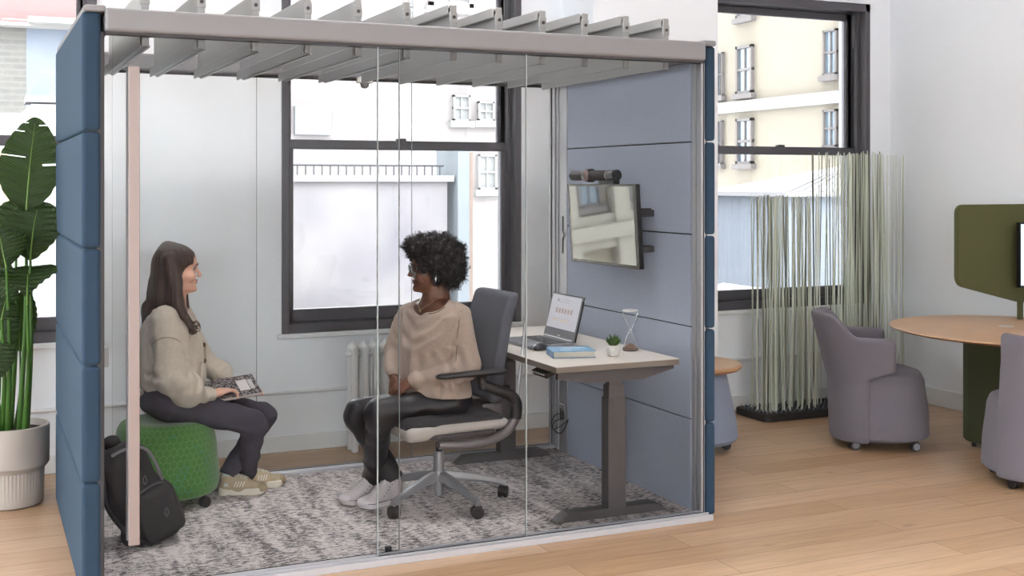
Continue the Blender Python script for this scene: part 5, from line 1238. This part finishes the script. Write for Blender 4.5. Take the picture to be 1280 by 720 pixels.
def rings(F, a, b, amp, fr, c0, wd, seed, R_=.14):
    a = V3(a); b = V3(b); ab = b-a; L2 = ab@ab
    def g(p):
        d = F(p); t = (p-a)@ab/L2; r = np.linalg.norm(p-a-np.clip(t, 0, 1)[:, None]*ab, axis=1); m = (r < R_) & (np.abs(d) < .04)
        if m.any(): d = d.copy(); d[m] -= amp*np.cos(t[m]*fr+vnoise(p[m], 13, seed)*6)*np.clip(1-np.abs(t[m]-c0)/wd, 0, 1)
        return d
    return g
cardf3 = rings(rings(folds(cardf, 4, .0055, 15, (1, 1, .5)), shR, elR, .0045, 19, .95, .4, 3), elR, wrR, .006, 22, .75, .5, 6)
def hollow_bottom(F, z): return U(F, ('-', lambda p: np.maximum(p[:, 2]-(z), -100)*1.0, .004))
co_ = ob('cardigan', sdf_mesh('c', U(cardf3, ('-', lambda p: p[:, 2]-.525, .01)) if False else cardf3, *bounds([shR, elR, wrR, shL, elL, wrL, Vector((tcA.x-.1, tcA.y, .55)), Vector((tcA.x, tcA.y, .95))], .14), .005, sm=1), knit, WA, True, ang=80)
rib = zloft([(.578, .150, -.155, .190), (.568, .153, -.158, .192), (.532, .149, -.153, .188), (.522, .143, -.147, .182)], tyA, (tcA.x, tcA.y), 2.2, .006)
ob('ribbed_hem', sdf_mesh('r', rib, *bounds([Vector((tcA.x, tcA.y, .55))], .24), .005), mat('knit_rib', (202, 191, 176), .95, bump=.6, bscale=60, stretch=(1, 1, .05), var=.05, vscale=60), co_)
for (u, v) in ((250, 407), (253.5, 431), (255, 451)):
    p = J(u, v, 6.01); g = NB(); fdv = Vector((ca*.75+.0, sa-.55, .05)).normalized()
    # seat the button on the knit surface
    q = np.array([list(p)]); 
    for _ in range(12): dd = float(cardf3(q)[0]); q = q-np.array([list(fdv)])*dd*.7
    p = Vector(q[0]); cyl(g, p-fdv*.002, p+fdv*.0045, .0115, seg=18, bev=.0015); ob('button', g, mat('button_brown', (110, 84, 66), .4), co_, True, 'brown button')
g = NB(); pl_ = []
for zz in [.955-.02*i for i in range(9)]:
    pass
def surf_line(F, uvs, Y0, r, name, m, parent, n=5, label=None):
    pts_ = []
    for (u, v) in uvs:
        a0 = J(u, v, Y0); a1 = J(u, v, Y0+.6); ts = np.linspace(0, 1, 400)[:, None]; q = np.array([list(a0)])*(1-ts)+np.array([list(a1)])*ts; d = F(q); i_ = np.argmax(d < .0005)
        if d[i_] < .0005: pts_.append(Vector(q[i_]))
    if len(pts_) < 2: return
    g = NB(); tube(g, smooth_path(pts_, n), r, 6); return ob(name, g, m, parent, True, label)
surf_line(cardf3, [(190, 431), (194, 427), (199, 424), (206, 422), (213, 422), (220, 424), (226, 428)], 5.6, .0026, 'shoulder_seam', mat('seam_beige', (166, 155, 140), .95), co_)  # seam line in a darker beige than the knit
surf_line(cardf3, [(233, 388), (239, 394), (245, 401), (249, 409), (251, 420), (252, 432), (252.5, 445), (252, 458), (251, 470)], 5.6, .0045, 'button_band', MATS['knit_rib'], co_)
# jeans
def leg_f(h, k_, a, r0, r1, r2, r3): return U(cap(h, k_, r0, r1), (cap(k_+Vector((0, 0, -.015)), a, r2, r3), .045))
jn = U(leg_f(hipR+Vector((0, 0, .0)), knR, anR+Vector((0, 0, -.005)), .088, .064, .060, .046), (leg_f(hipL, knL, anL+Vector((0, 0, .01)), .088, .064, .060, .044), .004), (cap(J(205, 499, 6.03), J(210, 497, 6.19), .098), .05), (zloft([(.62, .115, -.12, .150), (.50, .13, -.145, .175)], tyA, (tcA.x-.01, tcA.y), 2.2, .02), .05))
def cut(F, c, n, k=.004):
    c = V3(c); n = V3(n); n = n/np.linalg.norm(n)
    return lambda p: smax(F(p), (p-c)@n, k)
def cut_near(F, c, n, R):   # open cuff near c only
    c = V3(c); n = V3(n); n = n/np.linalg.norm(n)
    def g(p):
        m = (np.linalg.norm(p-c, axis=1) < R); d = F(p); e = (p-c)@n
        return np.where(m & (e > -.03), np.maximum(d, e), d)
    return g
jn = cut_near(cut_near(jn, anR+Vector((0, 0, -.03)), (anR-knR).normalized(), .10), anL+Vector((0, 0, .004)), (anL-knL).normalized(), .09)
flat = lambda z0: (lambda p: z0-p[:, 2])
ob('jeans', sdf_mesh('j', folds(jn, 21, .0055, 11, (1, 1, 1)), *bounds([hipR, hipL, knR, knL, anR, anL, Vector((tcA.x-.08, tcA.y, .6))], .13), .005), jeanA, WA, True, ang=80)
bei = mat('trainer_beige', (190, 172, 144), .8, var=.05, vscale=40, bump=.3, bscale=300); bes = mat('trainer_sole', (232, 224, 208), .6); sock = mat('sock_pale', (204, 212, 212), .95, bump=.5, bscale=80, stretch=(1, 1, .1))
shoe(WA, 'trainer', (1.135, 6.135, 0), (1.368, 6.045, 0), bei, bes, False, None, lacem=mat('lace_cream', (232, 226, 212), .8))
shoe(WA, 'trainer', (1.245, 6.175, 0), (1.500, 6.185, 0), bei, bes, False, None, lacem=MATS['lace_cream'])
for a, k_ in ((anR, knR), (anL, knL)):
    d = (k_-a).normalized(); g = NB(); tube(g, [a-Vector((0, 0, .045)), a-Vector((0, 0, .02)), a+d*.03, a+d*.06], [.040, .038, .037, .037], 20); ob('sock', g, sock, WA)
# hair
def hairshape():
    L = lambda x, y, z: HA @ Vector((x, y, z))
    skull = frameT(ell((-.014, 0, .018), (.112, .090, .108)), HA)
    facecut = frameT(U(ell((.118, 0, .028), (.058, .062, .052)), (cap((.14, -.0, -.03), (.14, .0, -.16), .085, .10), .02), (ell((.125, 0, -.02), (.075, .060, .075)), .03), (ell((.08, .085, -.045), (.062, .06, .075)), .02), (ell((.08, -.085, -.045), (.062, .06, .075)), .02)), HA)
    top_ = U(skull, ('-', facecut, .012))
    s1, s2, s3, s4 = J(208, 345, 6.08), J(199, 372, 6.09), J(188, 398, 6.10), J(181, 420, 6.10)
    n1 = Vector((1, .15, .35))
    drape = U(ecap(J(214, 322, 6.08), s1, .085, .092, n1, .62), (ecap(s1, s2, .090, .095, n1, .42), .03), (ecap(s2, s3, .092, .080, n1, .32), .03), (ecap(s3, s4, .078, .035, n1, .32), .02))
    lock = U(cap(J(212, 325, 6.00), J(219, 352, 5.985), .038, .034), (cap(J(219, 352, 5.985), J(222, 378, 5.965), .034, .030), .02), (cap(J(222, 378, 5.965), J(231, 396, 5.935), .028, .020), .02), (cap(J(231, 396, 5.935), J(242, 414, 5.915), .020, .010), .01))
    lockL = U(cap(J(220, 325, 6.165), J(226, 352, 6.175), .032, .028), (cap(J(226, 352, 6.175), J(233, 385, 6.19), .026, .014), .02))
    return U(top_, (drape, .02), (lock, .015), (lockL, .015))
hf = hairshape()
def strands(F, HMx):
    inv = HMx.inverted()
    def g(p):
        d = F(p); m = np.abs(d) < .04
        if m.any():
            q = p[m]; a = np.arctan2(q[:, 1]-HMx.translation.y, q[:, 0]-(HMx.translation.x-.03)); n = vnoise(np.stack([a*16, q[:, 2]*4, a*0], 1), 1, 3)+.5*vnoise(np.stack([a*38, q[:, 2]*6, a*0], 1), 1, 9)
            d = d.copy(); d[m] -= .0055*n
        return d
    return g
hA = ob('hair', sdf_mesh('h', strands(hf, HA), *bounds([HA.translation, J(181, 425, 6.10), J(240, 412, 5.93)], .14), .004), hairA, WA, True, ang=80)
g = NB()
for k in range(46):   # loose strands and curled ends
    y0_ = rnd.uniform(-.075, .075); st_ = J(208, 340, 6.09)+Vector((rnd.uniform(-.02, .01), y0_, rnd.uniform(-.02, .06))); e = J(179, 424, 6.10)+Vector((rnd.uniform(-.012, .02), y0_*.6, rnd.uniform(-.03, .05)))
    m_ = (st_+e)/2+Vector((-.012+rnd.uniform(-.012, .006), y0_*.25, .0)); tube(g, smooth_path([st_, m_, e], 5), [.0026]*8+[.0018, .001, .0004], 4)
for k in range(14):
    b0 = J(231+rnd.uniform(-3, 3), 392+rnd.uniform(-4, 4), 5.925+rnd.uniform(-.01, .01)); pts_ = []; r_ = rnd.uniform(.012, .02); ph = rnd.uniform(0, 6); c_ = J(243+rnd.uniform(-3, 4), 409+rnd.uniform(-3, 4), 5.915)
    pts_ = [b0, (b0+c_)/2+Vector((rnd.uniform(-.01, .01), 0, .006))]+[c_+Vector((math.cos(ph+q*.8)*r_, rnd.uniform(-.003, .003), math.sin(ph+q*.8)*r_*1.2)) for q in range(5)]
    tube(g, smooth_path(pts_, 4), .0019, 4)
ob('loose_strands', g, hairA, hA)['kind'] = 'stuff'

# ---------- notebook ----------
nbm = bpy.data.materials.new('marbled_cover'); nbm.use_nodes = True; nt = nbm.node_tree
n_ = nt.nodes.new('ShaderNodeTexNoise'); n_.inputs['Scale'].default_value = 95; n_.inputs['Detail'].default_value = 2; r_ = nt.nodes.new('ShaderNodeValToRGB'); r_.color_ramp.interpolation = 'CONSTANT'
r_.color_ramp.elements[0].color = srgb(52, 46, 50); r_.color_ramp.elements[1].color = srgb(160, 154, 156); r_.color_ramp.elements[1].position = .51
tc = nt.nodes.new('ShaderNodeTexCoord'); nt.links.new(tc.outputs['Object'], n_.inputs['Vector']); nt.links.new(n_.outputs['Fac'], r_.inputs[0]); nt.links.new(r_.outputs[0], nt.nodes['Principled BSDF'].inputs['Base Color'])
A_ = J(263, 503, 5.965); B_ = J(326, 492, 5.975); 
nd = (B_-A_); nL = nd.length; nd.normalize(); nup = Vector((0, .94, .34)); NM = frame3((A_+B_)/2+nup.normalized()*.098, nd, nup)
nb = thing('notebook', 'black and white marbled composition notebook on the lap of the long haired woman', 'notebook', (A_+B_)/2)
g = NB(); box(g, (0, 0, 0), (nL-.004, .192, .013), .001, M=NM); ob('page_block', g, mat('page_edge', (206, 198, 192), .8, bump=.4, bscale=60), nb)
g = NB(); box(g, (0, 0, .0075), (nL, .198, .002), .0008, M=NM); ob('front_cover', g, nbm, nb)
g = NB(); box(g, (0, 0, -.0075), (nL, .198, .002), .0008, M=NM); ob('back_cover', g, nbm, nb)
g = NB(); box(g, (.055, .0, .0087), (.052, .105, .0006), M=NM); ob('title_label', g, mat('label_white', (226, 222, 224), .7), nb)
g = NB(); box(g, (.096, .0, .0087), (.022, .095, .0006), M=NM); ob('small_label', g, mat('label_grey', (206, 204, 208), .7, var=.1, vscale=200), nb)

# ---------- woman with curly hair on the office chair ----------
skinB = mat('skin_brown', (116, 74, 56), .45, var=.04, vscale=30); skinB.node_tree.nodes['Principled BSDF'].inputs['Subsurface Weight'].default_value = .08
skinB.node_tree.nodes['Principled BSDF'].inputs['Subsurface Radius'].default_value = (.01, .004, .002)
WB = thing('person', 'seated woman with short curly black hair and glasses in a taupe draped sweater', 'person', (J(562, 500, 5.5).x, 5.5, .47))
HB = pose_m(J(538.5, 334, 5.52), math.radians(171), math.radians(-3))
tyB = math.radians(190); tcB = J(543, 430, 5.52)
SL, EL, WL = J(573, 392, 5.37), J(584, 458, 5.335), J(519, 475, 5.41)
SR, ER, WR = J(513, 392, 5.70), J(492, 440, 5.745), J(492, 470, 5.60)
HL, KL, AL = J(564, 502, 5.41), J(474, 515, 5.42), Vector((1.836, 5.738, .115))
HR, KR, AR = J(560, 500, 5.63), J(447, 517, 5.66), Vector((1.901, 5.633, .125))
zb = [(1.02, .05, -.06, .10), (.99, .075, -.09, .155), (.94, .10, -.11, .17), (.86, .12, -.12, .165), (.76, .125, -.12, .155), (.68, .12, -.12, .15), (.60, .115, -.11, .145), (.54, .10, -.11, .145)]
hdL = hand(WL+Vector((-.005, .005, -.004)), Vector((-.78, .50, -.30)), Vector((.05, .55, -.8)), 1, (.45, .55, .4), .03, .172, .5, .5)
hdR = hand(WR+Vector((-.0, -.01, -.004)), Vector((-.25, -.62, -.75)), Vector((.85, .1, -.4)), 1, (.25, .35, .3), .04, .172, .5, .3)
bodyB = U(zloft([(z, f_*.9, b_*.9, w*.9) for z, f_, b_, w in zb], tyB, (tcB.x, tcB.y), 2.2, .02), (cap(SL+Vector((0, .03, -.005)), SR+Vector((0, -.03, -.005)), .048), .04), (cap(J(543, 388, 5.525), J(541, 362, 5.52), .060, .050), .045),
          (cap(HL+Vector((0, .04, 0)), HR+Vector((0, -.04, 0)), .068), .04), (cap(SL, EL, .045, .038), .02), (cap(EL, WL, .037, .025), .01), (cap(SR, ER, .045, .038), .02), (cap(ER, WR, .037, .025), .01),
          (cap(HL, KL, .058, .048), .02), (cap(KL, AL, .047, .027), .01), (cap(HR, KR, .058, .048), .02), (cap(KR, AR, .047, .027), .01),
          (frameT(head_f(), HB), .012), (hdL, .006), (hdR, .006))
allB = [SL, EL, WL, SR, ER, WR, HL, HR, KL, KR, AL, AR, HB.translation]
ob('body', sdf_mesh('b', bodyB, *bounds(allB, .17), .0038), skinB, WB, True, ang=80)
face_bits(HB, WB, mat('lips_plum', (128, 66, 60), .35), mat('iris_dark', (30, 22, 20), .2), mat('brow_black', (30, 24, 24), .7))
swm = mat('sweater_taupe', (186, 166, 154), .92, var=.07, vscale=90, bump=.3, bscale=420, sheen=.3)
sw = zloft([(1.025, .045, -.075, .115), (1.0, .085, -.105, .175), (.95, .120, -.125, .205), (.87, .148, -.135, .190), (.78, .165, -.138, .172), (.70, .168, -.142, .170), (.64, .165, -.150, .190), (.58, .162, -.162, .212), (.535, .160, -.165, .215)], tyB, (tcB.x, tcB.y), 2.2, .015)
sL = U(cap(SL+Vector((0, .015, -.015)), EL+Vector((0, .01, .01)), .070, .066), (cap(EL+Vector((-.01, .01, .0)), J(548, 468, 5.37), .066, .060), .03), (cap(J(548, 469, 5.37), WL+Vector((.015, 0, 0)), .060, .047), .02))
sR = U(cap(SR+Vector((0, -.015, -.015)), ER, .074, .056), (cap(ER, WR+Vector((0, .01, .02)), .054, .038), .02))
cB, sB_ = math.cos(tyB), math.sin(tyB)
neckp = J(541, 372, 5.52)
opening = ell(Vector((neckp.x+cB*.035, neckp.y+sB_*.035, 1.035)), (.108, .142, .082), Matrix.Rotation(tyB, 3, 'Z'))
swf = U(sw, (sL, .006), (sR, .006), ('-', opening, .012), ('-', cap(J(541, 385, 5.52), J(541, 340, 5.52), .066, .11), .012))
# cowl folds: soft swags across the chest
def swags(F):
    def g(p):
        d = F(p); m = np.abs(d) < .05
        if m.any():
            q = p[m]; fw = (q[:, 0]-tcB.x)*cB+(q[:, 1]-tcB.y)*sB_; sd = -(q[:, 0]-tcB.x)*sB_+(q[:, 1]-tcB.y)*cB; z = q[:, 2]
            w = np.clip(fw/.1, 0, 1)*np.clip((z-.72)/.1, 0, 1)*np.clip((1.03-z)/.05, 0, 1)
            n = np.cos((z-3.2*sd*sd+.15*sd)*2*PI/.066+vnoise(q, 8, 2)*4); d = d.copy(); d[m] -= w*.0045*n*(.35+1.3*(vnoise(q, 5, 8)+.5))
        return d
    return g
def forearm_folds(F):
    a = V3(EL); b = V3(WL); ab = b-a; L2 = ab@ab
    def g(p):
        d = F(p); t = (p-a)@ab/L2; r = np.linalg.norm(p-a-np.clip(t, 0, 1)[:, None]*ab, axis=1); m = (r < .12) & (np.abs(d) < .04)
        if m.any(): d = d.copy(); d[m] -= .006*np.cos(t[m]*26+vnoise(p[m], 12, 5)*3)*np.clip(1-np.abs(t[m]-.3)*1.2, 0, 1)
        return d
    return g
swo = ob('sweater', sdf_mesh('sw', U(forearm_folds(swags(folds(swf, 31, .010, 10, (1, 1, .5)))), ('-', lambda p: p[:, 2]-.572-.02*np.clip((p[:, 0]-1.9)/.3, -1, 1)*-1, .006)), *bounds([SL, EL, WL, SR, ER, WR, Vector((tcB.x, tcB.y, .6)), Vector((tcB.x, tcB.y, 1.0))], .15), .005), swm, WB, True, ang=80)
swF = forearm_folds(swags(folds(swf, 31, .010, 10, (1, 1, .5))))
surf_line(swF, [(574, 376), (576, 388), (574, 402), (572, 418), (571, 434), (570, 450), (568, 462)], 5.0, .0024, 'sleeve_seam', mat('seam_taupe', (140, 122, 110), .95), swo)
surf_line(swF, [(528, 372), (530, 384), (536, 392), (544, 391), (556, 384), (568, 376), (578, 369)], 5.0, .0035, 'neckline_edge', MATS['seam_taupe'], swo)
jeanB = mat('trousers_black', (24, 24, 34), .42, var=.15, vscale=30, bump=.15, bscale=300)
jb = U(leg_f(HL, KL, AL, .077, .068, .064, .060), (leg_f(HR, KR, AR, .077, .068, .062, .054), .004), (cap(HL+Vector((.02, .04, .0)), HR+Vector((.02, -.04, .0)), .082), .05), (zloft([(.62, .11, -.11, .145), (.50, .12, -.13, .165)], tyB, (tcB.x+.03, tcB.y), 2.2, .02), .05))
jb = cut_near(cut_near(jb, AL+Vector((0, 0, -.03)), (AL-KL).normalized(), .12), AR+Vector((0, 0, .0)), (AR-KR).normalized(), .11)
ob('trousers', sdf_mesh('jb', folds(jb, 41, .006, 10, (1, 1, 1)), *bounds([HL, HR, KL, KR, AL, AR, Vector((tcB.x+.03, tcB.y, .62))], .13), .005), jeanB, WB, True, ang=80)
canv = mat('canvas_white', (222, 214, 216), .85, bump=.25, bscale=500); rub = mat('rubber_white', (226, 220, 224), .45)
shoe(WB, 'high_top_sneaker', (1.885, 5.755, 0), (1.628, 5.665, 0), canv, rub, True, None)
MB_ = shoe(WB, 'high_top_sneaker', (1.950, 5.650, 0), (1.690, 5.560, 0), canv, rub, True, None)
# glasses, earring, necklace
gm = mat('glasses_dark', (40, 34, 36), .3)
def HBv(*v): return HB @ Vector(v)
gl = None
g = NB()
for s in (1, -1):
    ring = [HBv(.104-.004*abs(math.cos(a))*(1 if math.cos(a)*s > 0 else 0), .0335*s+.0235*math.cos(a), .000+.0195*math.sin(a)) for a in [2*PI*k/28 for k in range(29)]]
    tube(g, ring, .0016, 6, False); tube(g, [HBv(.101, .057*s, .006), HBv(.06, .0775*s, .006), HBv(.0, .082*s, .004), HBv(-.018, .083*s, -.010)], .0016, 6)
tube(g, smooth_path([HBv(.105, -.010, .004), HBv(.109, 0, .008), HBv(.105, .010, .004)], 4), .0016, 6)
go = ob('glasses', g, gm, WB)
for s in (1, -1):
    g = NB(); c0 = HBv(.1035, .0335*s, 0); cyl(g, c0-(HBv(1, 0, 0)-HBv(0, 0, 0))*.0004, c0+(HBv(1, 0, 0)-HBv(0, 0, 0))*.0004, .0225, seg=28); ob('lens', g, CG, go)
g = NB(); er = HBv(-.006, .078, -.048); 
for s in (1, -1): g = NB(); er = HBv(-.006, .081*s, -.050); tube(g, [er+Vector((0, 0, .012)), er+Vector((0, 0, .002)), er+Vector((0, 0, -.014))], [.001, .0035, .004], 8); ob('earring', g, mat('earring_silver', (220, 220, 224), .2, metal=.6), WB)
g = NB(); nk = []
for k in range(17):
    a = -PI*.62+k/16*PI*1.24; r_ = .066; c_ = Vector((neckp.x+cB*.01, neckp.y+sB_*.01, 0)); fr = math.cos(a); p = Vector((c_.x+cB*fr*(r_+.022*max(0, fr))-sB_*math.sin(a)*r_, c_.y+sB_*fr*(r_+.022*max(0, fr))+cB*math.sin(a)*r_, 1.035-.05*max(0, fr)))
    q = np.array([list(p)]); out = np.array([[cB*fr-sB_*math.sin(a), sB_*fr+cB*math.sin(a), .3]])
    for _ in range(10): q = q-out*(float(bodyB(q)[0])-.0015)*.7
    nk.append(Vector(q[0]))
tube(g, smooth_path(nk, 3), .0011, 5); 
bmesh.ops.create_uvsphere(g, u_segments=10, v_segments=8, radius=.005, matrix=Matrix.Translation(nk[8]+Vector((-.002, 0, -.007)))); ob('necklace', g, mat('necklace_gold', (200, 170, 130), .3, metal=.7), WB)
# curly hair
hairB = mat('hair_black', (22, 18, 20), .5, col2=(40, 32, 34), vscale=60, spec=.4)
L2_ = frameT(U(ell((-.035, 0, .048), (.130, .118, .114)), (ell((-.075, 0, -.018), (.095, .105, .085)), .03), (ell((.045, 0, .106), (.082, .088, .048)), .03), ('-', ell((.118, 0, -.045), (.085, .085, .098)), .012), ('-', ell((.06, .095, -.075), (.06, .05, .06)), .01), ('-', ell((.06, -.095, -.075), (.06, .05, .06)), .01)), HB)
hB = ob('hair', sdf_mesh('hb', noisy(noisy(L2_, .014, 32, 7), .007, 80, 8), *bounds([HB.translation], .23), .0042, sm=0), hairB, WB, True, ang=80)
g = NB(); made = 0
hbp = np.array([list(v.co) for v in hB.data.vertices]); off = np.array(MW[hB.name].translation); idx = [rnd.randrange(len(hbp)) for _ in range(2600)]
for i_ in idx:
    p = Vector(hbp[i_]+off); d = (p-HB @ Vector((-.03, 0, .02))).normalized()
    if (HB.inverted() @ p).x > .075 and (HB.inverted() @ p).z < .05: continue
    L_ = rnd.uniform(.010, .030); r_ = rnd.uniform(.003, .0065); u_ = d.orthogonal().normalized(); w_ = d.cross(u_); ph = rnd.uniform(0, 6.28); droop = Vector((0, 0, -rnd.uniform(0, .006)))
    pts_ = [p-d*.004+d*L_*(k/9)+(u_*math.cos(ph+k*.95)+w_*math.sin(ph+k*.95))*r_*(.6+.4*k/9)+droop*(k/9)**2 for k in range(10)]
    tube(g, pts_, .0011, 3, False)
ob('curls', g, hairB, hB)['kind'] = 'stuff'
